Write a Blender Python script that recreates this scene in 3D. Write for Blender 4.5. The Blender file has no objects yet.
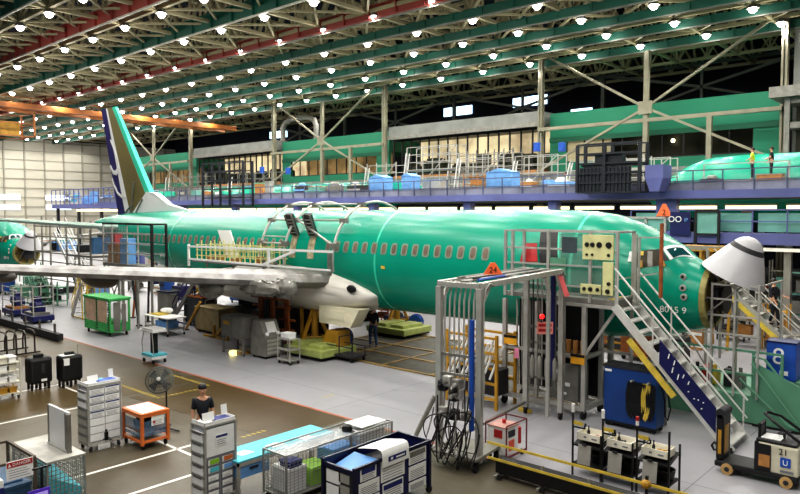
import bpy, math, random
from mathutils import Vector, Matrix, Euler
random.seed(7)
sc = bpy.context.scene
COL = sc.collection
PI = math.pi
# ------------------------------------------------------------ camera model (used to survey the photograph)
H = 5.8; FPX = 694.0; TILT = math.atan(35/694)
VD = Vector((-0.6650, 0.7468, 0)).normalized(); RD = Vector((VD.y, -VD.x, 0))
def ray(px, py):
    a = (px-400)/FPX; b = (247-py)/FPX
    c, s = math.cos(TILT), math.sin(TILT)
    f = c+b*s; z = -s+b*c
    return Vector((VD.x*f+RD.x*a, VD.y*f+RD.y*a, z))
def G(px, py, z=0.0):
    r = ray(px, py); t = (z-H)/r.z
    return Vector((r.x*t, r.y*t, z))
def AY(px, py, Y):
    r = ray(px, py); t = Y/r.y
    return Vector((r.x*t, Y, H+r.z*t))
# ------------------------------------------------------------ materials
MATS = {}
def mat(name, col, rough=.6, metal=0., var=.12, scale=3., emit=0., bump=0., col2=None, spec=None, alpha=None, coat=0.):
    if name in MATS: return MATS[name]
    m = bpy.data.materials.new(name); m.use_nodes = True
    nt = m.node_tree; N = nt.nodes; L = nt.links
    b = N['Principled BSDF']
    c = tuple(x/255. for x in col) if max(col) > 1 else tuple(col)
    lin = lambda v: v/12.92 if v <= .04045 else ((v+.055)/1.055)**2.4
    c = tuple(lin(v) for v in c)
    tc = N.new('ShaderNodeTexCoord'); nz = N.new('ShaderNodeTexNoise')
    nz.inputs['Scale'].default_value = scale; nz.inputs['Detail'].default_value = 4
    L.new(tc.outputs['Object'], nz.inputs['Vector'])
    rp = N.new('ShaderNodeValToRGB')
    if col2:
        c2 = tuple(x/255. for x in col2) if max(col2) > 1 else tuple(col2)
        c2 = tuple(lin(v) for v in c2)
    else:
        c2 = tuple(min(1, v*(1+var)) for v in c); c = tuple(v*(1-var) for v in c)
    rp.color_ramp.elements[0].color = (*c, 1); rp.color_ramp.elements[1].color = (*c2, 1)
    rp.color_ramp.elements[0].position = .35; rp.color_ramp.elements[1].position = .65
    L.new(nz.outputs['Fac'], rp.inputs['Fac'])
    L.new(rp.outputs['Color'], b.inputs['Base Color'])
    b.inputs['Roughness'].default_value = rough; b.inputs['Metallic'].default_value = metal
    if coat: b.inputs['Coat Weight'].default_value = coat; b.inputs['Coat Roughness'].default_value = .08
    if spec is not None: b.inputs['Specular IOR Level'].default_value = spec
    if emit:
        L.new(rp.outputs['Color'], b.inputs['Emission Color']); b.inputs['Emission Strength'].default_value = emit
    if alpha is not None: b.inputs['Alpha'].default_value = alpha
    if bump:
        bp = N.new('ShaderNodeBump'); bp.inputs['Strength'].default_value = bump
        L.new(nz.outputs['Fac'], bp.inputs['Height']); L.new(bp.outputs['Normal'], b.inputs['Normal'])
    MATS[name] = m
    return m
M_green = mat('zinc_green', (0,146,120), .27, 0, .10, .35, spec=.42)
M_greenlt = mat('zinc_green_light', (60,205,170), .35, 0, .08, .6)
M_wing = mat('wing_grey', (122,119,114), .4, .25, .10, .8)
M_wingle = mat('leading_edge_metal', (150,148,146), .42, .5, .3, 2.2)
M_fair = mat('fairing_white', (222,218,208), .38, 0, .06, .7)
M_fairlow = mat('fairing_cream', (222,216,190), .5, 0, .1, 1.4)
M_tan = mat('fin_tan', (112,102,58), .5, 0, .12, .6)
M_navyfin = mat('rudder_navy', (38,28,92), .35, 0, .1, 1)
M_white = mat('white_paint', (224,224,222), .4, 0, .04, 1)
M_radome = mat('radome_white', (180,179,182), .35, 0, .05, 1.5)
M_alubr = mat('bright_aluminium', (212,211,206), .38, .3, .06, 3)
M_dark = mat('dark_grey', (42,42,46), .6)
M_black = mat('black', (14,14,17), .5)
M_brownring = mat('bulkhead_primer', (120,104,44), .6, 0, .3, 2.5)
M_glass = mat('cockpit_glass', (20,70,72), .08, 0, .3, 1.2, spec=.8)
M_winpane = mat('cabin_window', (120,104,90), .3, 0, .2, 5)
M_winframe = mat('cabin_window_frame', (122,148,130), .5)
M_alu = mat('aluminium', (178,176,170), .4, .35, .1, 4)
M_aludk = mat('aluminium_dull', (128,126,120), .5, .4, .15, 3)
M_steel = mat('steel_post', (140,138,130), .5, .2, .15, 2)
M_navy = mat('navy_blue', (14,20,78), .45, 0, .12, 2)
M_blue = mat('cabinet_blue', (18,62,126), .4, 0, .12, 1.5)
M_blueb = mat('bright_blue', (30,80,170), .5)
M_ltblue = mat('light_blue', (110,160,215), .6)
M_yellow = mat('safety_yellow', (206,180,72), .5, 0, .15, 4)
M_yelgrn = mat('yellow_green', (160,170,100), .5, 0, .2, 2)
M_ochre = mat('jack_yellow', (176,132,40), .5, 0, .2, 2)
M_orange = mat('orange', (206,110,52), .5, 0, .12, 2)
M_red = mat('red', (176,34,36), .5)
M_redlamp = mat('red_lamp', (255,30,30), .4, emit=2.5)
M_rust = mat('rust_brown', (150,84,40), .7, 0, .3, 3)
M_wood = mat('wood', (170,120,66), .6, 0, .2, 4)
M_paper = mat('paper_white', (232,232,230), .7, 0, .03, 8)
M_ink = mat('printed_grey', (120,122,128), .7)
M_inkbl = mat('printed_blue', (30,40,110), .7)
M_teal = mat('teal_cloth', (84,190,205), .6, 0, .1, 2)
M_tealpan = mat('teal_panel', (110,165,155), .5, 0, .15, 1)
M_grncage = mat('green_cover', (62,160,84), .6, 0, .2, 2)
M_grnplat = mat('platform_green', (88,138,112), .5, 0, .12, 1.2)
M_offgreen = mat('office_green', (8,108,80), .65, 0, .06, .2)
M_offgreend = mat('office_green_dark', (6,84,60), .65, 0, .08, .3)
M_concrete = mat('concrete_grey', (120,122,118), .8, 0, .12, .8)
M_girt = mat('steel_tan', (134,130,112), .6, .1, .15, .8)
M_tanst = mat('truss_tan', (168,158,128), .65, 0, .2, .3)
M_beamg = mat('girder_green', (34,92,78), .5, 0, .2, .3)
M_beamr = mat('girder_red', (146,62,54), .5, 0, .2, .3)
M_crane = mat('crane_orange', (160,96,44), .5, 0, .2, .5)
M_slab = mat('walkway_blue', (92,98,150), .5, 0, .15, .5)
M_pdark = mat('lift_dark', (16,20,30), .5)
M_skin = mat('skin', (196,146,118), .55, 0, .06, 6)
M_hair = mat('hair', (20,16,15), .6)
M_shirtb = mat('shirt_black', (18,20,30), .8)
M_jeans = mat('jeans', (52,78,112), .85)
M_hivis = mat('hivis', (190,220,40), .7)
M_plastic = mat('plastic_wrap', (118,116,110), .3, 0, .25, 3, bump=.8)
M_rubber = mat('rubber', (20,20,20), .8)
M_warm = mat('warm_interior', (224,200,160), .7, 0, .45, .35, emit=1.1)
M_strip = mat('strip_light', (255,228,180), .5, emit=2.2)
M_lampem = mat('lamp_lens', (255,255,252), .5, emit=14.)
M_hatch = mat('panel_cream', (206,204,150), .6)
M_wire = mat('cage_wire', (150,150,146), .4, .4)
M_grnbin = mat('lime', (140,190,50), .6)
M_purple = mat('screen_purple', (70,40,150), .4, emit=.4)
# ------------------------------------------------------------ mesh building
class MB:
    def __init__(s): s.v = []; s.f = []; s.c = []
    def add(s, vs, fs):
        b = len(s.v); s.c.append((b, len(s.f))); s.v += [tuple(v) for v in vs]; s.f += [tuple(b+i for i in f) for f in fs]; return s
    def box(s, x0, x1, y0, y1, z0, z1):
        return s.add([(x0,y0,z0),(x1,y0,z0),(x1,y1,z0),(x0,y1,z0),(x0,y0,z1),(x1,y0,z1),(x1,y1,z1),(x0,y1,z1)],
              [(0,3,2,1),(4,5,6,7),(0,1,5,4),(1,2,6,5),(2,3,7,6),(3,0,4,7)])
    def cb(s, c, d):
        return s.box(c[0]-d[0]/2,c[0]+d[0]/2,c[1]-d[1]/2,c[1]+d[1]/2,c[2]-d[2]/2,c[2]+d[2]/2)
    def frame(s, p, q):
        p = Vector(p); q = Vector(q); d = (q-p).normalized()
        u = d.cross(Vector((0,0,1)))
        if u.length < 1e-3: u = Vector((1,0,0))
        u.normalize(); w = u.cross(d).normalized()
        return p, q, u, w
    def bar(s, p, q, a=.05, b=None):
        b = b or a; p, q, u, w = s.frame(p, q); vs = []
        for o in (p, q):
            for i, j in ((-1,-1),(1,-1),(1,1),(-1,1)): vs.append(o+u*i*a/2+w*j*b/2)
        return s.add(vs, [(0,3,2,1),(4,5,6,7),(0,1,5,4),(1,2,6,5),(2,3,7,6),(3,0,4,7)])
    def tube(s, p, q, r=.02, n=8, r2=None, cap=True):
        r2 = r if r2 is None else r2; p, q, u, w = s.frame(p, q); vs = []
        for o, rr in ((p, r), (q, r2)):
            for i in range(n): a = 2*PI*i/n; vs.append(o+u*math.cos(a)*rr+w*math.sin(a)*rr)
        fs = [(i,(i+1)%n,n+(i+1)%n,n+i) for i in range(n)]
        if cap: fs += [tuple(range(n-1,-1,-1)), tuple(range(n,2*n))]
        return s.add(vs, fs)
    def path(s, pts, r=.02, n=6):
        pts = [Vector(p) for p in pts]; vs = []; up = None
        for k, p in enumerate(pts):
            d = (pts[min(k+1,len(pts)-1)]-pts[max(k-1,0)]).normalized()
            if up is None:
                up = Vector((0,0,1)) if abs(d.z) < .9 else Vector((1,0,0))
            u = d.cross(up).normalized(); up = u.cross(d).normalized()
            for i in range(n): a = 2*PI*i/n; vs.append(p+u*math.cos(a)*r+up*math.sin(a)*r)
        fs = [(k*n+i,k*n+(i+1)%n,(k+1)*n+(i+1)%n,(k+1)*n+i) for k in range(len(pts)-1) for i in range(n)]
        fs += [tuple(range(n-1,-1,-1)), tuple(range((len(pts)-1)*n, len(pts)*n))]
        return s.add(vs, fs)
    def ring(s, loops, close=True, cap=True):
        n = len(loops[0]); vs = [v for l in loops for v in l]
        fs = [(k*n+i,k*n+(i+1)%n,(k+1)*n+(i+1)%n,(k+1)*n+i) for k in range(len(loops)-1) for i in range(n if close else n-1)]
        if cap: fs += [tuple(range(n-1,-1,-1)), tuple(range((len(loops)-1)*n, len(loops)*n))]
        return s.add(vs, fs)
    def lathe(s, prof, c=(0,0,0), axis=(0,0,1), n=20, a0=0, a1=2*PI, cap=True):
        ax = Vector(axis).normalized(); u = ax.orthogonal().normalized(); w = ax.cross(u); c = Vector(c)
        full = abs(a1-a0-2*PI) < 1e-4; m = n if full else n+1
        loops = [[c+ax*h+(u*math.cos(a0+(a1-a0)*i/n)+w*math.sin(a0+(a1-a0)*i/n))*r for i in range(m)] for r, h in prof]
        return s.ring(loops, full, cap and full)
    def poly(s, pts, ex):
        pts = [Vector(p) for p in pts]; ex = Vector(ex); n = len(pts)
        return s.add(pts+[p+ex for p in pts], [tuple(range(n)), tuple(range(2*n-1,n-1,-1))]+[(i,n+i,n+(i+1)%n,(i+1)%n) for i in range(n)])
    def quad(s, a, b, c, d): return s.add([a,b,c,d], [(0,1,2,3)])
    def grid(s, o, u, v, nu, nv, r=.008):
        o = Vector(o); u = Vector(u); v = Vector(v)
        for i in range(nu+1): s.bar(o+u*i/nu, o+u*i/nu+v, r)
        for j in range(nv+1): s.bar(o+v*j/nv, o+v*j/nv+u, r)
        return s
    def sph(s, c, r, n=12, m=8, sx=1, sy=1, sz=1):
        c = Vector(c); loops = []
        for j in range(1, m):
            t = PI*j/m
            loops.append([c+Vector((math.sin(t)*math.cos(2*PI*i/n)*r*sx, math.sin(t)*math.sin(2*PI*i/n)*r*sy, -math.cos(t)*r*sz)) for i in range(n)])
        return s.ring(loops)
SPLIT = {'leg','post','gauge','hinge_arm','foot','fitting','flap','placard','black_post','sticker','tower_leg','diagonal','notice','trestle','uplight'}
def part(name, mb, m, parent=None, w=False, smooth=False, bev=0, label=None, sub=0):
    if parent is not None and name in SPLIT and len(mb.c) > 1:
        first = None; ends = mb.c[1:]+[(len(mb.v), len(mb.f))]
        for (v0, f0), (v1, f1) in zip(mb.c, ends):
            k_ = MB(); k_.v = mb.v[v0:v1]; k_.f = [tuple(i-v0 for i in f) for f in mb.f[f0:f1]]
            o = part_(name, k_, m, parent, w, smooth, bev, label); first = first or o
        return first
    return part_(name, mb, m, parent, w, smooth, bev, label)
def part_(name, mb, m, parent=None, w=False, smooth=False, bev=0, label=None, sub=0):
    me = bpy.data.meshes.new(name)
    vs = mb.v
    if parent is not None and w:
        o = parent; off = Vector((0,0,0))
        while o is not None: off += o.location; o = o.parent
        vs = [(v[0]-off.x, v[1]-off.y, v[2]-off.z) for v in vs]
    org = Vector((0,0,0))
    me.from_pydata(vs, [], mb.f); me.materials.append(m)
    o = bpy.data.objects.new(name, me); COL.objects.link(o)
    if parent is not None: o.parent = parent
    if smooth:
        me.polygons.foreach_set('use_smooth', [True]*len(me.polygons))
        md = o.modifiers.new('e', 'EDGE_SPLIT'); md.split_angle = math.radians(38)
    if bev:
        md = o.modifiers.new('b', 'BEVEL'); md.width = bev; md.segments = 2; md.limit_method = 'ANGLE'
    if label: o['label'] = label
    me.update()
    return o
def tag(o, label, cat, group=None, kind=None):
    if label: o['label'] = label
    if cat: o['category'] = cat
    if group: o['group'] = group
    if kind: o['kind'] = kind
    return o
def T(name, label, cat, x=0, y=0, z=0, rz=0, group=None):
    o = bpy.data.objects.new(name, None); COL.objects.link(o); o.empty_display_size = .2
    o.location = (x, y, z); o.rotation_euler = (0, 0, rz)
    return tag(o, label, cat, group)
def S(name, mb, m, parent=None, **k):
    o = part(name, mb, m, parent, **k)
    if parent is None: o['kind'] = 'structure'
    return o
def one(name, label, cat, mb, m, group=None, x=0, y=0, z=0, **k):
    o = part(name, mb, m, None, **k); o.location = (x, y, z)
    return tag(o, label, cat, group)
def dup(r, loc=None, rz=None, label=None, par=None):
    c = r.copy(); COL.objects.link(c)
    if par is not None: c.parent = par
    if loc is not None: c.location = loc
    if rz is not None: c.rotation_euler = (0,0,rz)
    if label: c['label'] = label
    for ch in r.children: dup(ch, par=c)
    return c
def text(name, s, size, m, parent, loc, rot, ex=.004, align='CENTER'):
    cu = bpy.data.curves.new(name, 'FONT'); cu.body = s; cu.size = size; cu.extrude = ex
    cu.align_x = align; cu.align_y = 'CENTER'
    t = bpy.data.objects.new(name+'_src', cu); COL.objects.link(t)
    dg = bpy.context.evaluated_depsgraph_get()
    me = bpy.data.meshes.new_from_object(t.evaluated_get(dg)); me.name = name
    bpy.data.objects.remove(t); bpy.data.curves.remove(cu)
    me.materials.clear(); me.materials.append(m)
    o = bpy.data.objects.new(name, me); COL.objects.link(o); o.parent = parent
    o.location = loc; o.rotation_euler = rot
    return o
FX = (PI/2, 0, PI/2)    # text facing +X
FY = (PI/2, 0, 0)       # text facing -Y
def casters(root, xs, ys, r=.07, m=None, z=0):
    for x in xs:
        for y in ys:
            mb = MB().tube((x, y-.02, r), (x, y+.02, r), r, 12); mb.box(x-.03, x+.03, y-.028, y+.028, r*1.2, r*2.1)
            part('caster', mb, m or M_rubber, root)
# ============================================================ THE SETTING
def floor_material(name, c1, c2, c3, rough, sc1=.12, seam=5.0, spec=.5):
    m = bpy.data.materials.new(name); m.use_nodes = True; nt = m.node_tree; N = nt.nodes; L = nt.links; b = N['Principled BSDF']
    lin = lambda c: tuple(((x/255+.055)/1.055)**2.4 for x in c)+(1,)
    tc = N.new('ShaderNodeTexCoord')
    n1 = N.new('ShaderNodeTexNoise'); n1.inputs['Scale'].default_value = sc1; n1.inputs['Detail'].default_value = 3
    n2 = N.new('ShaderNodeTexNoise'); n2.inputs['Scale'].default_value = 1.7; n2.inputs['Detail'].default_value = 6
    L.new(tc.outputs['Object'], n1.inputs['Vector']); L.new(tc.outputs['Object'], n2.inputs['Vector'])
    r1 = N.new('ShaderNodeValToRGB'); r1.color_ramp.elements[0].position = .42; r1.color_ramp.elements[1].position = .58
    r1.color_ramp.elements[0].color = lin(c1); r1.color_ramp.elements[1].color = lin(c2)
    L.new(n1.outputs['Fac'], r1.inputs['Fac'])
    mx = N.new('ShaderNodeMixRGB'); mx.inputs['Color2'].default_value = lin(c3)
    r2 = N.new('ShaderNodeMapRange'); r2.inputs['From Min'].default_value = .5; r2.inputs['From Max'].default_value = .8; r2.inputs['To Max'].default_value = .6
    L.new(n2.outputs['Fac'], r2.inputs['Value']); L.new(r2.outputs['Result'], mx.inputs['Fac']); L.new(r1.outputs['Color'], mx.inputs['Color1'])
    br = N.new('ShaderNodeTexBrick'); br.offset = 0; br.inputs['Scale'].default_value = 1; br.inputs['Brick Width'].default_value = seam; br.inputs['Row Height'].default_value = seam
    br.inputs['Mortar Size'].default_value = .012; br.inputs['Color1'].default_value = (1,1,1,1); br.inputs['Color2'].default_value = (.9,.9,.9,1); br.inputs['Mortar'].default_value = (.45,.45,.45,1)
    L.new(tc.outputs['Object'], br.inputs['Vector'])
    mu = N.new('ShaderNodeMixRGB'); mu.blend_type = 'MULTIPLY'; mu.inputs['Fac'].default_value = 1
    L.new(mx.outputs['Color'], mu.inputs['Color1']); L.new(br.outputs['Color'], mu.inputs['Color2'])
    L.new(mu.outputs['Color'], b.inputs['Base Color']); b.inputs['Roughness'].default_value = rough; b.inputs['Specular IOR Level'].default_value = spec
    return m
F_brown = floor_material('polished_concrete', (96,90,76), (76,66,48), (108,102,88), .4, spec=.28)
F_white = floor_material('white_floor_coating', (162,161,166), (153,153,158), (146,144,145), .42)
F_brown2 = floor_material('oiled_concrete', (82,68,42), (74,58,30), (92,80,56), .36, spec=.3)
S('floor', MB().box(-150, 14, -12, 90, -.3, 0), F_brown)
S('floor', MB().box(-150, 14, 13.45, 89, 0, .004), F_white)
S('floor', MB().box(-30.5, -20.9, 3.0, 13.3, 0, .003), F_brown2)
mb = MB().poly([(-20.6,10.4,0),(-13.9,10.9,0),(-13.9,13.3,0),(-20.6,13.3,0)], (0,0,.003)); S('floor', mb, F_brown2)
M_line = mat('floor_line_white', (225,222,214), .5); M_linero = mat('floor_line_orange', (176,96,60), .5); M_liney = mat('floor_line_yellow', (190,168,60), .5)
S('trim_1', MB().box(-60, 6, 13.36, 13.44, 0, .006), M_linero)
k = 2
for X in (-13.45, -15.2, -20.66, -23.9):
    S('trim_%d' % k, MB().box(X-.045, X+.045, 2, 9.6, 0, .006), M_line); k += 1
for Y, a, b in ((8.86,-20.66,-13.45), (9.6,-24,-20.7)):
    S('trim_%d' % k, MB().box(a, b, Y-.04, Y+.04, 0, .006), M_line); k += 1
def hazard(x0, x1, y0, y1):
    global k
    mb = MB(); n = int(max(x1-x0, y1-y0)/.16)
    for i in range(n):
        if x1-x0 > y1-y0: a = x0+i*.16; mb.add([(a,y0,.005),(a+.08,y0,.005),(a+.13,y1,.005),(a+.05,y1,.005)], [(0,1,2,3)])
        else: a = y0+i*.16; mb.add([(x0,a,.005),(x1,a+.05,.005),(x1,a+.13,.005),(x0,a+.08,.005)], [(0,1,2,3)])
    S('trim_%d' % k, mb, M_liney); k += 1
p = G(118,385); q = G(160,398)
hazard(p.x, q.x, p.y, p.y+.12); hazard(q.x-.1, q.x, p.y, p.y+1.9); hazard(p.x, q.x, p.y+1.9, p.y+2.02)
p = G(240,437); hazard(p.x, p.x+.12, p.y, p.y+.9)
p = G(322,397); hazard(p.x, p.x+.12, p.y, p.y+.5)
# jacking pit covers in the floor under the belly
mb = MB().box(-22.5, -9.5, 18.9, 24.8, .004, .012); S('trim_20', mb, mat('floor_grate', (70,68,58), .6, .2, .3, 3))
mb = MB()
for y in (18.9, 20.6, 22.2, 24.8): mb.box(-22.5, -9.5, y-.07, y+.07, .012, .05)
for x in (-22.5, -20.2, -17.8, -15.4, -13): mb.box(x-.05, x+.05, 18.9, 24.8, .012, .045)
S('trim_21', mb, mat('pit_frame', (140,116,70), .6, .1, .3, 2))
# --- back wall and left hangar doors
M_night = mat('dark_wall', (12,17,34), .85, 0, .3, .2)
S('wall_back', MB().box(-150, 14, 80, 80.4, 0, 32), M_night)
S('wall_right', MB().box(9.6, 10, -12, 80, 0, 32), M_concrete)
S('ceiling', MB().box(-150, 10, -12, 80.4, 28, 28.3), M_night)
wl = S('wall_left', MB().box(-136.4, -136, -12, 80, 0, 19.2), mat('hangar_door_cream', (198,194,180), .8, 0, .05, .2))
mb = MB()
for i in range(26): y = -10+i*3.5; mb.box(-136, -135.75, y-.12, y+.12, 0, 19.2)
for j in range(12): mb.box(-136, -135.85, -12, 80, j*1.7-.06, j*1.7+.06)
part('door_ribs', mb, mat('door_rib', (158,154,140), .7), wl)
S('wall_left', MB().box(-136.6, -136.2, -12, 80, 19.2, 28), M_night)
M_day = mat('daylight_window', (225,235,245), .5, 0, .05, 1, emit=1.1)
k = 1
for (y0, y1, z0, z1) in ((38,48.5,8.0,8.95),(38,48.5,6.2,7.15),(53,57.6,8.0,8.95),(53,57.6,6.2,7.15)):
    S('window_%d' % k, MB().box(-135.75, -135.7, y0, y1, z0, z1), M_day); k += 1
for (a, b, c, d) in ((444,472,114,108),(513,541,104,99),(571,592,116,111),(270,287,137,132),(253,269,150,146),(530,547,102,98)):
    p = AY(a, (c+d)/2+3, 79.9); q = AY(b, (c+d)/2-3, 79.9); z = (p.z+q.z)/2
    S('window_%d' % k, MB().box(p.x, q.x, 79.85, 79.95, z-.6, z+.6), mat('clerestory', (200,230,250), .5, 0, .05, 1, emit=3.0)); k += 1
# --- roof lattice: one mesh per truss, all under one structure node
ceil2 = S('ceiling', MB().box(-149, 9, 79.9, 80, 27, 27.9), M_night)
XB = [-132+4.95*i for i in range(29)]
ZB, ZT = 19.15, 23.6
rows = [9.3+4.9*i for i in range(13)]
xmax = lambda Y: min(8, -.17*Y+8)
for Y in rows:
    mb = MB(); xs = [x for x in XB if x < xmax(Y) and x > -3.4*Y-8]
    if Y < 14: xs = [x for x in xs if x < -12]
    mb.box(xs[0], xs[-1], Y-.13, Y+.13, ZB-.13, ZB+.13); mb.box(xs[0], xs[-1], Y-.13, Y+.13, ZT-.13, ZT+.13)
    for i, x in enumerate(xs[:-1]):
        mx = x+2.475
        mb.bar((x,Y,ZB), (mx,Y,ZT), .2); mb.bar((mx,Y,ZT), (x+4.95,Y,ZB), .2); mb.bar((mx,Y,ZB), (mx,Y,ZT), .15); mb.bar((x+1.24,Y,(ZB+ZT)/2), (mx,Y,ZB), .13); mb.bar((x+3.71,Y,(ZB+ZT)/2), (mx,Y,ZB), .13)
        if Y < 52:
            mb.bar((x,Y,ZB), (x+4.95,Y+4.9,ZB), .15); mb.bar((x+4.95,Y,ZB), (x,Y+4.9,ZB), .15)
    S('truss', mb, M_tanst, ceil2)
for x in XB:
    mb = MB(); ys = [Y for Y in rows if x < xmax(Y) and x > -3.4*Y-8]
    if len(ys) < 2: continue
    mb.box(x-.13, x+.13, ys[0], ys[-1], ZB-.11, ZB+.11); mb.box(x-.13, x+.13, ys[0], ys[-1], ZT-.11, ZT+.11)
    for y in ys[:-1]:
        mb.bar((x,y,ZB), (x,y+2.45,ZT), .19); mb.bar((x,y+2.45,ZT), (x,y+4.9,ZB), .19)
    S('truss', mb, M_tanst, ceil2)
# --- crane runway girders
def girder(Y, m, label, z0=18.6, d=.62, pale=False, w=.5):
    x0 = max(-136, -3.3*Y-10); x1 = -.17*Y+8
    mb = MB().box(x0, x1, Y-.05, Y+.05, z0, z0+d); mb.box(x0, x1, Y-w/2, Y+w/2, z0+d-.06, z0+d)
    if not pale: mb.box(x0, x1, Y-w/2, Y+w/2, z0-.06, z0)
    i = x0
    while i < x1: mb.box(i, i+.05, Y-w/2+.02, Y+w/2-.02, z0, z0+d); i += 2.4
    t = T('roof_girder', label, 'girder', (x0+x1)/2, Y, z0, group='crane runway girders under the roof')
    part('web', mb, m, t, w=True)
    if pale: part('rail', MB().box(x0, x1, Y-.07, Y+.05, z0-.08, z0+.03), mat('pale_rail', (205,200,190), .4, .2), t, w=True)
    else: part('rail', MB().box(x0, x1, Y-.09, Y+.09, z0-.14, z0-.06), M_aludk, t, w=True)
girder(17.2, M_beamg, 'green roof girder cutting the very top left corner of the view', pale=True, d=.95)
girder(22.4, M_beamr, 'dark red roof girder nearest to the viewer, at top left', pale=True, d=.95)
girder(28.0, M_beamg, 'green roof girder with a pale lower rail, between the two red girders', pale=True, d=1.0)
girder(33.8, M_beamr, 'dark red roof girder ending above the orange bridge crane', pale=False, d=.85)
for Y, n in ((37.7,'first'),(41.8,'second'),(45.6,'third'),(49.6,'fourth'),(54.6,'fifth and last')):
    girder(Y, M_beamg, 'dark green roof girder, %s one beyond the far red girder' % n, d=.5, w=.3)
# --- orange bridge crane at the far left
t = T('bridge_crane', 'orange overhead bridge crane spanning the roof near the white hangar doors', 'crane', -85, 40, 17)
mb = MB().box(-85.9,-85.1,22,58,17.2,17.8); mb.box(-83.2,-82.4,22,58,17.2,17.8)
part('bridge_beam', mb, M_crane, t, w=True)
mb = MB()
for i in range(18):
    y = 22+i*2; mb.bar((-85.2,y,17.7), (-83.1,y+2,17.7), .15); mb.bar((-85.5,y,17.9),(-85.5,y,18.9),.08)
mb.bar((-85.5,22,18.9),(-85.5,58,18.9),.08)
part('walkway_rail', mb, M_crane, t, w=True)
mb = MB()
for z in (14.2, 15.6, 16.8): mb.box(-86,-82.2,27,27.2,z-.1,z); mb.box(-86,-82.2,31,31.2,z-.1,z); mb.box(-86,-85.8,27,31.2,z-.1,z); mb.box(-82.4,-82.2,27,31.2,z-.1,z)
for a in (-86,-82.4):
    for b in (27,31): mb.box(a,a+.2,b,b+.2,14.1,16.9)
part('trolley', mb, M_crane, t, w=True)
part('hoist', MB().box(-85,-83.4,28,30,14.3,15.8), M_ochre, t, w=True)
# --- high-bay lamps, a 5 m grid
hood = MB().lathe([(.1,.5),(.14,.34),(.38,.06),(.4,0),(.38,0)], n=12, cap=False)
lens = MB().sph((0,0,-.05), .25, 14, 10, 1, 1, .9)
rod = MB().tube((0,0,.5),(0,0,1.0),.03,6)
proto = None
lampd = bpy.data.lights.new('lamp', 'SPOT'); lampd.energy = 1020; lampd.spot_size = math.radians(160); lampd.spot_blend = .4; lampd.shadow_soft_size = .3
lampu = bpy.data.lights.new('lattice_fill', 'POINT'); lampu.energy = 95; lampu.shadow_soft_size = .4; lampu.color = (1,.95,.85)  # second, point light is added at each lamp to brighten the roof lattice
lampd.color = (1.0, .965, .90)
LG = 'high-bay lamps hung in rows under the roof'
def light_at(x, y, z, d=lampd):
    o = bpy.data.objects.new('lamp_light', d); COL.objects.link(o); o.location = (x, y, z); return o
for i in range(-1, 13):
    Y = 19.15+4.9*i
    for j in range(-20, 13):
        X = -42.8+4.95*j+(.5 if i % 2 else 0)
        if X < -132 or X > 6 or Y > 62: continue
        q = X*RD.x+Y*RD.y; dd = X*VD.x+Y*VD.y
        vis = dd > 3 and abs(q/dd) < .60 and (18.7-H)/dd < .40 and Y < 56
        if vis:
            if proto is None:
                t = T('high_bay_lamp', 'round white high-bay lamp shining under the steel roof lattice', 'lamp', X, Y, 18.75, group=LG)
                part('hood', hood, M_aludk, t, smooth=True); part('lens', lens, M_lampem, t, smooth=True); part('stem', rod, M_tanst, t)
                proto = t
            else: dup(proto, (X, Y, 18.75))
        if vis or (Y > 4 and Y < 60 and (i+j) % 2 == 0 and q/max(dd,1) < 1.2) : light_at(X, Y, 18.5)
        if vis: light_at(X, Y, 18.3, lampu)
for (X, Y) in [(x, y) for x in (-24,-19,-14,-9,-4,1) for y in (-2,4,9.4)]: light_at(X, Y, 18.25)  # unseen lights without fixtures carry the lamp rows overhead to light the foreground
# ============================================================ REAR BUILDING LINE (Y about 55)
BY = 55.0
cols = [-12.4, -31.5, -50.2, -68.8, -87.6, -106.3]
k = 30
for i, X in enumerate(cols):
    mb = MB().box(X-.2,X+.2,53.7,53.76,0,19.5); mb.box(X-.2,X+.2,54.1,54.16,0,19.5); mb.box(X-.04,X+.04,53.7,54.16,0,19.5)
    t = one('steel_column', 'pale steel column rising to the roof, %s from the right' % ['first','second','third','fourth','fifth','sixth'][i], 'column', mb, M_girt, 'main columns along the rear offices')
for i in (0, 2, 4):
    a, b = cols[i], cols[i+1]; m = (a+b)/2; zc = 13.9
    t = T('cross_bracing', 'large steel X bracing with a centre post across the %s green office bay' % {0:'right hand',2:'middle',4:'far left'}[i], 'bracing', m, 53.4, 0)
    mb = MB()
    for X in (a, b):
        mb.bar((X,53.4,19.6),(m,53.4,zc),.19); mb.bar((X,53.4,zc-4.6),(m,53.4,zc),.18)
    mb.bar((m+(a-m)*.0,53.45,zc),(m,53.45,9),.3)
    part('diagonal', mb, M_girt, t, w=True)
    part('post', MB().box(m-.2,m+.2,53.35,53.65,9,18.3), M_girt, t, w=True)
    part('gusset', MB().box(m-.55,m+.55,53.2,53.3,zc-.5,zc+.5), M_girt, t, w=True)
    mb = MB(); mb.bar((a,53.5,12.95),(b,53.5,12.95),.28)
    for f in (.25,): X = a+(b-a)*f; mb.box(X-.18,X+.18,53.3,53.6,9.2,12.9)
    part('girt', mb, M_girt, t, w=True)
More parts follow.
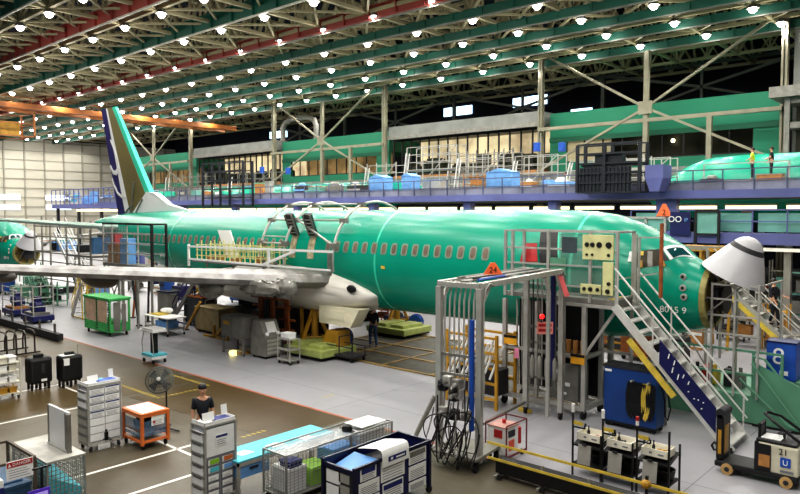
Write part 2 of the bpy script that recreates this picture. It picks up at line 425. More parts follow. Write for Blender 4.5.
# dim bracing further back
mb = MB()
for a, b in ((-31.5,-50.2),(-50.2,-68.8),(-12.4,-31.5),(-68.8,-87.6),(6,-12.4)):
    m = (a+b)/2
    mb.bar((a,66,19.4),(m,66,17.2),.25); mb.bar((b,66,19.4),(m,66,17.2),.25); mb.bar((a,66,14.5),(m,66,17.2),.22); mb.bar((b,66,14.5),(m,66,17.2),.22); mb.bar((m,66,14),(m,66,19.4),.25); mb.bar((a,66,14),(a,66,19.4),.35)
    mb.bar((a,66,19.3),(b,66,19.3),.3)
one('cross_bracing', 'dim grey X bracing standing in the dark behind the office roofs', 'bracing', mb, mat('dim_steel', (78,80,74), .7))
mb = MB(); mb.path([(-71.5,57.5,14.75),(-71.5,57.5,16.6),(-71,57.5,17.3),(-70,57.5,17.6),(-66.5,57.5,17.6),(-65.4,57.5,17.2),(-65,57.5,16.4),(-65,57.5,14.75)], .35, 8)
one('duct', 'grey bent ventilation duct on the roof of the middle green offices', 'duct', mb, M_aludk, smooth=True)
def green_bay(a, b, where, lit):
    t = T('office_block', 'bright green mezzanine office block %s' % where, 'office', (a+b)/2, BY, 9)
    x0, x1 = min(a,b)+.3, max(a,b)-.3
    mb = MB().box(x0,x1,BY,BY+6,12.3,14.45); mb.box(x0,x1,BY,BY+.3,9.3,10.1)
    mb.box(x0,x0+1.6,BY,BY+.3,10.1,12.3); mb.box(x1-1.9,x1,BY,BY+.3,10.1,12.3); mb.box(x0,x1,BY+.01,BY+6,9.1,9.3)
    part('wall', mb, M_offgreen, t, w=True)
    part('sill_panel', MB().box(x0,x1,BY-.1,BY,11.9,12.3), M_offgreend, t, w=True)
    part('interior', MB().box(x0+1.6,x1-1.9,BY+2.5,BY+2.6,10.1,12.3), lit, t, w=True)
    mb = MB(); n = 9
    for i in range(n+1): X = x0+1.6+(x1-x0-3.5)*i/n; mb.box(X-.05,X+.05,BY+.05,BY+.15,10.1,12.3)
    mb.box(x0+1.6,x1-1.9,BY+.05,BY+.15,10.1,10.2)
    part('window_frame', mb, M_black, t, w=True)
    return t
M_dint = mat('dim_interior', (36,34,26), .8, 0, .6, .5, emit=.3)
M_warm2 = mat('warm_interior_dim', (150,120,80), .7, 0, .6, .5, emit=.5)
g = green_bay(-12.4,-31.5,'on the right behind the centre post of the bracing', M_dint)
for x in (-24, -21.2, -18.4):
    part('lamp', MB().sph((x,BY+2.2,11.6),.16,8,6), mat('office_lamp',(255,240,200),.5,emit=8), g, w=True)
part('doorway', MB().box(-30,-25.6,BY+.2,BY+.3,10.1,12.3), mat('lit_door', (150,140,110), .6, emit=.3), g, w=True)
green_bay(-50.2,-68.8,'in the middle, left of the glazed offices', M_warm2)
green_bay(-87.6,-106.3,'at the far left behind the tail fin', M_warm2)
def glass_bay(a, b, where):
    x0, x1 = min(a,b)+.3, max(a,b)-.3
    t = T('office_block', 'glazed flat-roofed office block %s' % where, 'office', (a+b)/2, BY, 9)
    part('roof', MB().box(x0,x1,BY-.8,BY+8,13.5,14.7), M_concrete, t, w=True)
    part('fascia', MB().box(x0,x1,BY-.95,BY-.8,13.35,13.75), M_aludk, t, w=True)
    part('interior', MB().box(x0,x1,BY+4.4,BY+4.5,9.6,13.5), M_warm, t, w=True)
    part('interior_floor', MB().box(x0,x1,BY,BY+4.4,9.3,9.6), M_wood, t, w=True)
    mb = MB()
    for i in range(16): X = x0+(x1-x0)*i/15; mb.box(X-.06,X+.06,BY,BY+.15,9.6,13.5)
    mb.box(x0,x1,BY,BY+.15,9.6,9.75); mb.box(x0,x1,BY,BY+.15,13.2,13.5)
    part('mullions', mb, M_black, t, w=True)
    gm = mat('tinted_glass', (12,26,20), .08, 0, .2, 1, alpha=.12)
    part('glass', MB().box(x0,x1,BY+.16,BY+.18,9.6,13.4), gm, t, w=True)
    rr = random.Random(int(a)); mb = MB()
    for i in range(26):
        X = rr.uniform(x0+.3,x1-.8); mb.box(X,X+rr.uniform(.4,1.6),BY+1+rr.random()*2,BY+3.2,9.6,9.6+rr.uniform(.6,1.9))
    part('furniture', mb, mat('office_clutter', (60,62,44), .8, 0, .6, .6), t, w=True)
glass_bay(-31.5,-50.2,'between the right and middle green offices')
glass_bay(-68.8,-87.6,'left of the middle green offices, behind the dark lift')
# concrete parapet below the offices and plain floor of the mezzanine
S('trim_50', MB().box(-110,9,54.2,54.6,7.0,9.3), M_concrete)
S('trim_51', MB().box(-12,9,54.6,60,7.0,19), M_concrete)
t = T('office_tower', 'grey steel stair tower with dark windows at the right edge of the view', 'tower', -9, 52, 0)
mb = MB()
for z in (9.3, 11.6, 13.2): mb.box(-11.4,-4,50.5,54,z-.4,z)
for x in (-11.4,-8,-4): mb.box(x-.15,x+.15,50.4,50.7,7,13.2)
part('frame', mb, M_aludk, t, w=True)
part('glass', MB().box(-11.2,-4.2,52,52.1,9.3,13), M_dint, t, w=True)
part('roof', MB().box(-12.4,-4,50,54,13.2,13.9), M_aludk, t, w=True)
# ============================================================ MEZZANINE WALKWAY
S('trim_52', MB().box(-80,8,38.2,54.2,6.55,6.75), M_concrete)
t = T('walkway', 'long blue-edged elevated walkway running behind the aircraft', 'walkway', -30, 38, 6.4)
part('edge_beam', MB().box(-82,8,37.85,38.2,6.52,6.95), M_slab, t, w=True)
part('deck', MB().box(-82,8,38.2,41.5,6.75,6.9), M_aludk, t, w=True)
mb = MB()
for i in range(61): X = -82+1.5*i; mb.bar((X,38,6.9),(X,38,8.0),.06)
for z in (7.45, 8.0): mb.bar((-82,38,z),(8,38,z),.06)
part('railing', mb, mat('rail_bluegrey', (84,90,120), .5), t, w=True)
mb = MB().box(-82,8,38.05,38.1,6.95,7.4); part('kick_panel', mb, mat('mesh_panel', (120,122,140), .7, 0, .3, .6), t, w=True)
for i, X in enumerate((-7.5,-14.5,-21.5,-28,-37,-46,-55,-64,-73)):
    one('walkway_column', 'blue column holding up the walkway, %s from the right' % ['first','wide second','third','fourth','fifth','sixth','seventh','eighth','ninth'][i], 'column',
        MB().box(X-.3-(.25 if i==1 else 0),X+.3+(.25 if i==1 else 0),38.25,38.8,.004,6.5), M_slab, 'columns of the blue walkway')
p0 = None
for i in range(30):
    X = -80+2.9*i
    if p0 is None:
        t = T('hanging_strip_light', 'long glowing strip light under the blue walkway edge', 'light', X, 39.1, 6.1, group='strip lights under the walkway')
        part('housing', MB().box(-1.25,1.25,-.12,.12,.03,.12), M_aludk, t); part('tube', MB().box(-1.2,1.2,-.2,.05,-.14,.03), M_strip, t); p0 = t
    else: dup(p0, (X, 39.1, 6.1))
stl = bpy.data.lights.new('strip_glow', 'AREA'); stl.shape = 'RECTANGLE'; stl.size = 14; stl.size_y = .5; stl.energy = 220; stl.color = (1,.88,.7)
for X in (-70,-55,-40,-25,-10): o = light_at(X, 40, 6.0, stl)
# lower walkway on the right
t = T('lower_walkway', 'lower blue walkway with teal screens on the right, behind the white radome', 'walkway', -6, 36, 4)
part('edge_beam', MB().box(-15.5,8,35.8,36.1,4.25,4.8), M_slab, t, w=True)
part('deck', MB().box(-15.5,8,36.1,38,4.6,4.75), M_aludk, t, w=True)
part('under_rail', MB().box(-15.5,8,35.9,36.3,3.95,4.1), mat('pale_strip', (220,214,200), .5, emit=.4), t, w=True)
for a, b in ((-15.3,-13.4),(-11.4,-9.6),(-9.3,-5.5),(-5.2,-.5)):
    part('screen', MB().box(a,b,36.2,36.25,4.85,5.75), M_tealpan if a != -5.2 else M_aludk, t, w=True)
mb = MB()
for i in range(16): X = -15.5+1.5*i; mb.bar((X,36,4.8),(X,36,5.9),.06)
for z in (5.35,5.9): mb.bar((-15.5,36,z),(8,36,z),.06)
part('railing', mb, M_slab, t, w=True)
for X in (-15,-8,-1,6): part('leg', MB().box(X-.15,X+.15,36.2,36.5,.004,4.3), M_steel, t, w=True)
pn = T('panel_sign', 'dark navy panel with white ring marks beside the warning triangle', 'sign', -13, 36, 4.8)
part('board', MB().box(-13.3,-12.3,35.7,35.78,4.6,5.8), M_navy, pn, w=True)
text('lettering', 'OO', .42, M_paper, pn, (-.05,-.32,.62), FY); text('lettering', 'IP', .24, M_ltblue, pn, (.5,-.32,.6), FY)
fr = T('frame_gate', 'black framed teal-glazed enclosure on the lower walkway', 'enclosure', -11.4, 35.6, 3.7)
mb = MB()
for x in (-12.0,-10.9): mb.bar((x,35.6,0.0),(x,35.6,5.85),.12)
mb.bar((-12.0,35.6,5.85),(-10.9,35.6,5.85),.14); mb.bar((-12.0,35.6,4.7),(-10.9,35.6,4.7),.1)
part('frame', mb, M_black, fr, w=True); part('pane', MB().box(-11.95,-10.95,35.62,35.66,4.75,5.8), M_tealpan, fr, w=True)
# dark lifts on the mezzanine
def lift(xa, xb, za, zb, label, mesh=True):
    t = T('scissor_lift', label, 'lift', (xa+xb)/2, 37, za); mb = MB()
    for x in (xa, xb, xa+(xb-xa)*.45):
        for y in (36.6, 37.6): mb.bar((x,y,za),(x,y,zb),.16)
    n = 5
    for i in range(n+1):
        z = za+(zb-za)*i/n; mb.bar((xa,36.6,z),(xb,36.6,z),.1); mb.bar((xa,37.6,z),(xb,37.6,z),.08)
    part('frame', mb, M_pdark, t, w=True)
    if mesh:
        part('mesh_guard', MB().box(xa+.1,xb-.5,36.66,36.7,za+.05,za+(zb-za)*.52), mat('lift_mesh', (30,36,44), .6, 0, .3, 1.5), t, w=True)
        mb = MB()
        for i in range(14): X = xa+.2+(xb-xa-.8)*i/13; mb.bar((X,36.6,za),(X,36.6,za+(zb-za)*.52),.05)
        part('slats', mb, M_pdark, t, w=True)
        part('platform', MB().box(xa+.2,xb,36.7,37.5,za+(zb-za)*.54,za+(zb-za)*.6), M_pdark, t, w=True)
        part('motor', MB().cb((xa+1.8,37,za+(zb-za)*.7),(1.6,.5,.5)), M_pdark, t, w=True)
    return t
p = AY(577,195,36.6); q = AY(640,150,36.6)
lift(p.x, q.x, 6.9, 9.6, 'wide dark blue lifting platform with mesh guard on the walkway behind the cockpit')
p = AY(203,206,36.6); q = AY(243,168,36.6)
lift(p.x, q.x, 6.3, 10.3, 'narrow black open lift frame above the rear fuselage', False)
bs = T('blue_stand', 'pale blue tapered steel stand head on top of the wide walkway column', 'stand', -14.4, 37.2, 6.95)
part('cap', MB().add([(-14.98,36.5,7.6),(-14.02,36.5,7.6),(-14.02,37.7,7.6),(-14.98,37.7,7.6),(-14.98,36.5,8.3),(-14.02,36.5,8.3),(-14.02,37.7,8.3),(-14.98,37.7,8.3)],[(0,3,2,1),(4,5,6,7),(0,1,5,4),(1,2,6,5),(2,3,7,6),(3,0,4,7)]), M_slab, bs, w=True)
part('neck', MB().add([(-14.75,36.6,6.9),(-14.25,36.6,6.9),(-14.25,37.6,6.9),(-14.75,37.6,6.9),(-14.98,36.5,7.6),(-14.02,36.5,7.6),(-14.02,37.7,7.6),(-14.98,37.7,7.6)],[(0,3,2,1),(4,5,6,7),(0,1,5,4),(1,2,6,5),(2,3,7,6),(3,0,4,7)]), M_slab, bs, w=True)
# ============================================================ THE AIRLINER
CY = 20.7; CZ = 3.88
SEC = [(.8,.95,.34,-1.36),(1.15,1.08,.5,-1.47),(1.4,1.17,.64,-1.55),(1.7,1.28,.93,-1.64),(2.28,1.47,1.27,-1.78),(3.02,1.68,1.62,-1.9),(3.7,1.78,1.84,-1.97),(4.5,1.85,1.95,-2.0),(6,1.88,2.0,-2.01),
       (9,1.88,2.0,-2.01),(12,1.88,2.0,-2.01),(16,1.88,2.0,-2.01),(20,1.88,2.0,-2.01),(24,1.88,2.0,-1.97),(26,1.87,2.0,-1.85),(28,1.83,2.0,-1.6),(31,1.62,1.98,-1.0),(34,1.22,1.9,-.35),(36.5,.82,1.75,.25),(38.3,.5,1.55,.62),(39.3,.25,1.35,.85)]
def sec(st):
    for a, b in zip(SEC, SEC[1:]):
        if a[0] <= st <= b[0]:
            f = (st-a[0])/(b[0]-a[0]); return [a[i]+(b[i]-a[i])*f for i in (1,2,3)]
    return list(SEC[0 if st < 2 else -1][1:])
def skin_pt(st, ang, off=0., xn=0.):
    """ang from +Z, positive toward the viewer's side (-Y)"""
    w, tp, bt = sec(st); c = (tp+bt)/2; h = (tp-bt)/2
    return Vector((-st, -(w+off)*math.sin(ang), c+(h+off)*math.cos(ang)))
def skin_z(st, z, off=0.):
    w, tp, bt = sec(st); c = (tp+bt)/2; h = (tp-bt)/2
    return skin_pt(st, math.acos(max(-1, min(1, (z-c)/h))), off)
def patch(st0, st1, z0, z1, off=.012, nu=4, nv=4, shear=0., rnd=0.):
    """a panel lying on the fuselage skin"""
    mb = MB(); vs = []
    for j in range(nv+1):
        for i in range(nu+1):
            st = st0+(st1-st0)*i/nu; z = z0+(z1-z0)*j/nv; st2 = st+shear*(z-z0)
            if rnd and j in (0, nv): st2 = (st2-(st0+st1)/2)*(1-rnd)+(st0+st1)/2
            vs.append(skin_z(st2, z, off))
    mb.add(vs, [(j*(nu+1)+i, j*(nu+1)+i+1, (j+1)*(nu+1)+i+1, (j+1)*(nu+1)+i) for j in range(nv) for i in range(nu)])
    return mb
XN = -5.6
def skin_hit(px, py, tries=0):
    r = ray(px, py); t = 14.0
    while t < 60:
        P = Vector((r.x*t, r.y*t, H+r.z*t)); st = XN-P.x
        if .8 <= st <= 39.3:
            w, tp, bt = sec(st); c = (tp+bt)/2; h = (tp-bt)/2; y = (P.y-CY)/w; z = (P.z-CZ-c)/h
            if y*y+z*z <= 1: return st, math.atan2(-y, z)
        t += .01
    return skin_hit(px, py+1, tries+1) if tries < 14 else None
def sk_quad(cs, off=.012, n=6):
    hs = [skin_hit(*c) if not isinstance(c[0], str) else c[1:] for c in cs]; mb = MB(); vs = []
    if any(h is None for h in hs): print('MISS', cs, hs); return mb
    for j in range(n+1):
        for i in range(n+1):
            u, v = i/n, j/n
            a = [(hs[0][k]*(1-u)+hs[1][k]*u)*(1-v)+(hs[3][k]*(1-u)+hs[2][k]*u)*v for k in (0,1)]
            vs.append(skin_pt(a[0], a[1], off))
    return mb.add(vs, [(j*(n+1)+i, j*(n+1)+i+1, (j+1)*(n+1)+i+1, (j+1)*(n+1)+i) for j in range(n) for i in range(n)])
def fuselage_mesh(s0=.8, s1=39.3, n=64):
    sts = [s for s in [x[0] for x in SEC] if s0 <= s <= s1]; ex = []
    for a, b in zip(sts, sts[1:]):
        m = max(1, int((b-a)/1.2)) if b-a > 1.3 else 2
        ex += [a+(b-a)*i/m for i in range(m)]
    ex.append(sts[-1]); mb = MB()
    loops = [[skin_pt(s, 2*PI*i/n) for i in range(n)] for s in ex]
    mb.ring(loops, True, False)
    mb.add(loops[-1], [tuple(range(n))])
    return mb
def crumple(mb, amp, seed):
    r_ = random.Random(seed); mb.v = [(x+r_.uniform(-amp,amp), y+r_.uniform(-amp,amp), z+r_.uniform(-amp,amp)) for x, y, z in mb.v]; return mb
def airliner(label, detail=True, wing=True, fin=True, windows=True, name='airliner'):
    t = T(name, label, 'airplane', XN, CY, CZ)
    fz = part('fuselage', fuselage_mesh(), M_green, t, smooth=True)
    # bulkhead behind the open radome
    w, tp, bt = sec(.8); c = (tp+bt)/2; h = (tp-bt)/2
    mb = MB().add([skin_pt(.85, 2*PI*i/32, -.03) for i in range(32)], [tuple(range(31,-1,-1))])
    bh = part('nose_bulkhead', mb, M_brownring, t)
    mb = MB()
    for i in range(32):
        a, b = 2*PI*i/32, 2*PI*(i+1)/32
        mb.quad(skin_pt(.8,a,.02)+Vector((.02,0,0)), skin_pt(.8,b,.02)+Vector((.02,0,0)), skin_pt(.92,b,.02), skin_pt(.92,a,.02))
        mb.quad(skin_pt(.8,a,.02)+Vector((.02,0,0)), skin_pt(.8,a,-.1)+Vector((.02,0,0)), skin_pt(.8,b,-.1)+Vector((.02,0,0)), skin_pt(.8,b,.02)+Vector((.02,0,0)))
    part('nose_ring', mb, mat('ring_tan', (150,140,84), .5, 0, .2, 3), bh)
    mb = MB()
    for a in range(8): mb.bar((-.78,0,c), (-.78, .9*math.cos(a*PI/4), c+.85*math.sin(a*PI/4)), .05)
    mb.box(-.8,-.6,-.35,.35,c-.35,c+.3); mb.lathe([(.02,.0),(.42,.1),(.45,.14)], (-.6,0,c), (1,0,0), 16)
    part('radar_mount', mb, M_dark, bh)
    # radome, hinged up
    base = Vector((-.33,0,.12)); ax = Vector((.42,0,.9)).normalized(); R0 = .89
    prof = [(.0,1.2),(.12,1.185),(.24,1.13),(.33,1.05),(.40,.95)]
    band = [(.40,.95),(.435,.885),(.47,.82)]; body = [(.47,.82),(.58,.61),(.69,.39),(.80,.17),(R0,0.)]
    def rl(pr, o=0): return MB().lathe([(r+o+.001, hh) for r, hh in pr], base, ax, 36, cap=False)
    rd = part('radome', rl(body), M_radome, t, smooth=True, label='white cone hinged up off the nose')
    part('radome_tip', rl(prof), M_radome, rd, smooth=True)
    part('radome_band', rl(band, .004), M_dark, rd, smooth=True)
    part('radome_inside', MB().lathe([(.001,1.1),(.3,.92),(.42,.72),(.58,.45),(.72,.18),(R0-.04,.0)], base, ax, 30, cap=False), M_tan, rd, smooth=True)
    mb = MB().bar(Vector((-.8,-.3,.3)), base+Vector((-.3,-.3,-.1)), .05); mb.bar(Vector((-.8,.3,.3)), base+Vector((-.3,.3,-.1)), .05); mb.bar(Vector((-.8,-.6,-.9)), base+Vector((.5,-.4,-.1)), .04)
    part('hinge_arm', mb, M_aludk, rd)
    # cockpit glazing
    def gq(nm, cs, m, off=.012, par=None): return part(nm, sk_quad(cs, off), m, par or t, smooth=True)
    f = gq('windshield_frame', [(670.5,260.5),(695,258),(684.5,247),(662,248)], M_white)
    gq('windshield', [(673.5,258.5),(691.5,256.5),(683,249),(666.5,250)], M_glass, .022, f)
    gq('side_window', [(661,262),(669.5,260.5),(661.5,249),(655,250)], M_black)
    if detail:
        # nose sensors, stencil, radar strap
        for px_, py_ in ((683,277),(683,288),(684,297)):
            st, an = skin_hit(px_, py_); z = skin_pt(st, an).z
            pb = part('probe', MB().lathe([(.0,.05),(.09,.04),(.1,0)], skin_z(st,z,.0), (0,-1,.05), 14), M_alu, t, smooth=True)
            part('probe_hole', MB().lathe([(.0,.06),(.05,.055)], skin_z(st,z,.0), (0,-1,.05), 10), M_black, pb)
        s = text('stencil', '8015 9', .26, M_paper, t, skin_pt(*skin_hit(674,309), .06)+Vector((0,-.02,0)), (math.radians(98),0,math.radians(8)))
        # cockpit side opening and service doorway
        o = gq('cockpit_opening', [(638,269),(667,266),(655.5,250),(637,252)], mat('cabin_dark', (52,46,28), .7, 0, .5, 3)); o['label'] = 'open cockpit side with bare yellow structure showing'
        for cs, m in (([(638.5,256),(644,256),(644,252),(638.5,252)],M_yellow),([(638.5,268),(643,268),(643,261),(638.5,261)],M_ochre),([(648,267),(653,267),(653,252),(648,252)],M_aludk),([(661,267),(666,267),(664,261),(661,261)],M_ochre)):
            part('fitting', sk_quad(cs, .03), m, o)
        gq('door_surround', [(628,262),(637,262),(637,252),(630,252)], M_white, .03)
        o = gq('service_doorway', [(540,264),(559,264),(559,231),(541,231)], M_black); o['label'] = 'open black doorway'
        part('door_frame', sk_quad([(559,265),(562,265),(562,230),(559,230)], .02), M_greenlt, o)
        dr = gq('door_cover', [(521,262),(539,262),(538,244),(526,244)], M_red, .06); dr['label'] = 'red cover in front of the doorway'
        for st in (4.35, 12.4, 27.2): 
            mb = MB()
            for i in range(40):
                a, b = 2*PI*i/40, 2*PI*(i+1)/40
                mb.quad(skin_pt(st,a,.006),skin_pt(st,b,.006),skin_pt(st+.09,b,.006),skin_pt(st+.09,a,.006))
            part('seam', mb, M_greenlt, t, smooth=True)
        part('yellow_tag', patch(11.9,12.1,-.2,-.08,.015), M_yellow, t)
        text('stencil', 'VH1L', .3, M_paper, t, skin_z(27.9,-.35,.05), (math.radians(95),0,0))
        # overwing exits, hatches swung up
        for st in (15.8, 16.95):
            o = part('overwing_exit', patch(st+.1,st+.5,.0,.95,.015), mat('exit_inside', (170,160,130), .7, 0, .4, 6), t, smooth=True)
            pp = skin_z(st+.3,.95,0)
            mb = MB().add([pp+Vector((-.2,-.05,.0)),pp+Vector((.2,-.05,0)),pp+Vector((.62,-.75,.85)),pp+Vector((.2,-.75,.85)),
                           pp+Vector((-.2,.02,.08)),pp+Vector((.2,.02,.08)),pp+Vector((.62,-.68,.93)),pp+Vector((.2,-.68,.93))],[(0,3,2,1),(4,5,6,7),(0,1,5,4),(1,2,6,5),(2,3,7,6),(3,0,4,7)])
            hd = part('exit_hatch', mb, M_dark, t, label='exit hatch swung up, black louvred inside')
            mb = MB()
            for i in range(5):
                f_ = .12+.16*i; a = pp+Vector((-.2+.4*f_,-.09-.7*f_,.85*f_)); mb.bar(a+Vector((.05,0,0)), a+Vector((.36,0,0)), .035)
            part('louvre', mb, M_alu, hd)
            part('hatch_rim', MB().bar(pp+Vector((-.2,-.1,0)),pp+Vector((.2,-.8,.85)),.06).bar(pp+Vector((.2,-.1,0)),pp+Vector((.62,-.8,.85)),.06), M_aludk, hd)
    if windows:
        st = 7.3
        while st < 31.5:
            if not (15.3 < st < 17.8):
                z = .55; fr = part('cabin_window', patch(st,st+.3,z-.22,z+.22,.012,4,6,rnd=.35), M_winframe, t, smooth=True)
                part('pane', patch(st+.055,st+.245,z-.165,z+.165,.02,3,4,rnd=.3), M_winpane, fr, smooth=True)
            st += .508
    if wing:
        # wing-body fairing
        FS = [(12.75,1.45,-1.1,-1.5),(13.1,1.78,-.85,-1.78),(13.8,2.03,-.5,-2.05),(14.8,2.2,-.2,-2.25),(16.5,2.32,-.02,-2.35),(18.5,2.34,0.0,-2.4),(21,2.25,-.15,-2.4),(23,2.05,-.5,-2.3),(25,1.75,-.9,-2.15),(26.2,1.3,-1.3,-2.0)]
        loops = []
        for (s_, w_, tp_, bt_) in FS:
            c_ = (tp_+bt_)/2; h_ = (tp_-bt_)/2
            loops.append([Vector((-s_, -w_*math.copysign(abs(math.sin(2*PI*i/40))**.8, math.sin(2*PI*i/40)), c_+h_*math.copysign(abs(math.cos(2*PI*i/40))**.85, math.cos(2*PI*i/40)))) for i in range(40)])
        fb = part('wing_fairing', MB().ring(loops), M_fair, t, smooth=True)
        # wings: (Y from centreline, LE st, TE st, z, thick)
        WS = [(1.7,14.6,21.3,-.9,.85),(3.2,15.1,21.4,-.8,.72),(5.8,16.6,21.6,-.58,.55),(9,18.6,22.6,-.33,.42),(13,21.1,23.9,-.02,.3),(17.2,23.7,25.4,.31,.18)]
        for sg in (-1, 1):
            loops = []
            for (y, le, te, z, th) in WS:
                ch = te-le; L_ = []
                for i, (xc, zt) in enumerate([(0,0),(.02,.3),(.08,.55),(.25,.6),(.5,.45),(.75,.22),(1,.02),(1,-.02),(.75,-.1),(.5,-.22),(.25,-.38),(.08,-.36),(.02,-.22)]):
                    L_.append(Vector((-(le+ch*xc), sg*y, z+th*zt)))
                loops.append(L_ if sg > 0 else L_[::-1])
            wg = part('wing', MB().ring(loops), M_wing, t, smooth=True)
            mb = MB(); loops = []
            for (y, le, te, z, th) in WS[1:]:
                ch = te-le
                loops.append([Vector((-(le+ch*xc)+.012, sg*y, z+th*zt+dz)) for xc, zt, dz in ((.10,.62,.01),(.02,.33,.02),(-.003,0,0),(.02,-.25,-.02),(.07,-.40,-.01))])
            mb.ring(loops, False, False); part('leading_edge', mb, M_wingle, wg, smooth=True)
            # flap track fairings
            for (y, st, z, L_, r_) in ((4.6,20.6,-.85,3.0,.3),(8.6,20.6,-.62,2.9,.34),(11.7,21.4,-.3,2.4,.26)):
                mb = MB().sph((-st, sg*y, z), r_, 14, 12, L_/2/r_, 1, 1.1); part('flap_track_fairing', mb, M_wing, wg, smooth=True)
            if sg < 0:
                # engine strut stub wrapped in plastic, hung under the leading edge
                part('engine_strut', crumple(MB().sph((-15.8,-4.7,-.95),.3,18,14,4.0,.8,1.0),.05,1), M_plastic, wg, smooth=True, label='engine strut stub wrapped in crinkled plastic')
                part('wrap', crumple(MB().sph((-14.9,-4.2,-.95),.34,18,12,1.9,1,1.1),.06,2), M_plastic, wg, smooth=True)
                part('wrap', crumple(MB().sph((-17.6,-5.6,-1.0),.38,16,12,1.9,1,1.1),.06,3), M_plastic, wg, smooth=True)
                part('belly_panel', MB().poly([(-15.5,-1.95,-1.8),(-15.5,-1.95,-2.55),(-13.7,-1.95,-2.6),(-13.2,-1.95,-1.85)],(0,.6,0)).box(-15.2,-14,-1.98,-1.94,-2.35,-2.0).box(-13.85,-13.65,-1.98,-1.94,-2.4,-2.1), M_fairlow, t, label='cream keel panel hanging below the fairing')
                part('fairing_port', MB().sph((-13.55,-2.02,-1.05),.2,12,8,1.3,.35,.8), M_black, fb, smooth=True)
        gr = part('nose_gear', MB().tube((-3.9,0,-1.9),(-3.9,0,-3.45),.1,10), M_alu, t)
        for dy in (-.22,.22): part('wheel', MB().lathe([(.12,-.1),(.34,-.1),(.4,-.05),(.4,.05),(.34,.1),(.12,.1)], (-3.9,dy,-3.46), (0,1,0), 20), M_rubber, gr, smooth=True)
        # stabilisers
        for sg in (-1, 1):
            loops = []
            for (y, le, te, z, th) in ((.9,33.9,37.6,1.0,.34),(7.1,38.2,40.0,1.55,.16)):
                ch = te-le; L_ = [Vector((-(le+ch*xc), sg*y, z+th*zt)) for xc, zt in ((0,0),(.05,.4),(.3,.5),(1,.05),(1,-.05),(.3,-.5),(.05,-.4))]
                loops.append(L_ if sg > 0 else L_[::-1])
            st_ = part('stabiliser', MB().ring(loops), M_wing, t, smooth=True)
            loops = [[Vector((-(le+ch*xc)+.01, sg*y, z+th*zt)) for xc, zt in ((.12,.5),(.04,.42),(-.004,0),(.05,-.42))] for (y,le,te,z,th,ch) in ((1,33.95,37.6,1.0,.36,3.6),(7.12,38.2,40,1.55,.18,1.8))]
            part('stabiliser_edge', MB().ring(loops, False, False), mat('stab_edge', (150,170,160), .4, .3), st_, smooth=True)
    if fin:
        zb, zt = 1.75, 8.42
        def fp(nm, s0b, s1b, s0t, s1t, m, th, zb_=zb, zt_=zt, par=t, tht=None, **k):
            tt = th*.5 if tht is None else tht
            mb = MB().add([(-s0b,-th,zb_),(-s1b,-th,zb_),(-s1t,-tt,zt_),(-s0t,-tt,zt_),(-s0b,th,zb_),(-s1b,th,zb_),(-s1t,tt,zt_),(-s0t,tt,zt_)],
                          [(0,1,2,3),(7,6,5,4),(0,4,5,1),(1,5,6,2),(2,6,7,3),(3,7,4,0)])
            return part(nm, mb, m, par, **k)
        fb = fp('fin', 31.75, 34.45, 36.75, 37.35, M_tan, .2, tht=.1)
        # curved leading edge: green strip, sweeping into the dorsal fillet
        fp('fin_leading_edge', 31.2, 31.75, 36.35, 36.75, M_greenlt, .17, par=fb, tht=.09)
        fp('fin_trailing_panel', 34.45, 35.1, 37.35, 37.55, M_white, .19, par=fb, tht=.095)
        rd = fp('rudder', 35.1, 36.05, 37.55, 38.2, M_navyfin, .17, label='navy rudder with a white swirl', tht=.09)
        # white swirl emblem on the rudder
        def fx(u, v): # u across 0(fwd)..1(aft), v up 0..1
            a = (34.45+(37.35-34.45)*v); b = 36.05+(38.2-36.05)*v
            return (-(a+(b-a)*u), -.21+.09*v, zb+(zt-zb)*v)
        def stroke(pts, wd):
            mb = MB()
            for (a, b), w0 in zip(zip(pts, pts[1:]), wd):
                p, q = Vector(fx(*a)), Vector(fx(*b)); d = (q-p).normalized(); n = Vector((-d.z,0,d.x))*w0
                mb.add([p-n,q-n,q+n,p+n,p-n+Vector((0,.03,0)),q-n+Vector((0,.03,0)),q+n+Vector((0,.03,0)),p+n+Vector((0,.03,0))],[(0,1,2,3),(7,6,5,4),(0,4,5,1),(1,5,6,2),(2,6,7,3),(3,7,4,0)])
            return mb
        part('swirl', stroke([(.98,.46),(.8,.40),(.55,.385),(.2,.42),(.12,.52),(.25,.62),(.45,.7)],[.07,.12,.16,.12,.07,.05]), M_white, rd)
        part('swirl', stroke([(.98,.34),(.9,.27),(.7,.2),(.4,.165),(.1,.17)],[.04,.06,.07,.06]), M_white, rd)
        part('dorsal_fillet', MB().add([(-28,-.05,1.98),(-31.9,-.26,1.8),(-34.4,-.22,1.7),(-32.5,-.2,3.1),(-31.6,-.2,3.0),(-30.2,-.16,2.35),(-28,.05,1.98),(-31.9,.26,1.8),(-34.4,.22,1.7),(-32.5,.2,3.1),(-31.6,.2,3.0),(-30.2,.16,2.35)],
              [(0,1,2,3,4,5),(11,10,9,8,7,6),(0,6,7,1),(1,7,8,2),(2,8,9,3),(3,9,10,4),(4,10,11,5),(5,11,6,0)]), M_white, fb, label='white fillet ahead of the fin')
        mb = MB()
        for a, b, c2, d in ((34.3,.02,33.9,.3),(33.7,.02,32.9,.14),(34.1,.1,35,.02)): mb.bar((-a,-.24,zb+6.6*b),(-c2,-.24,zb+6.6*d),.07)
        part('fin_support', mb, M_aludk, fb)
    return t
plane = airliner('green-primered airliner filling the middle of the hall, radome hinged open')
CN = {'cabinet_blue':'blue','aluminium_dull':'grey','platform_green':'green','dark_grey':'dark grey','jack_yellow':'ochre','wood':'brown','paper_white':'white','lift_dark':'near-black','navy_blue':'navy','light_blue':'light blue','aluminium':'silver','teal_panel':'teal','zinc_green_light':'mint green','teal_cloth':'bright teal','rust_brown':'rust-brown','steel_post':'dull grey'}
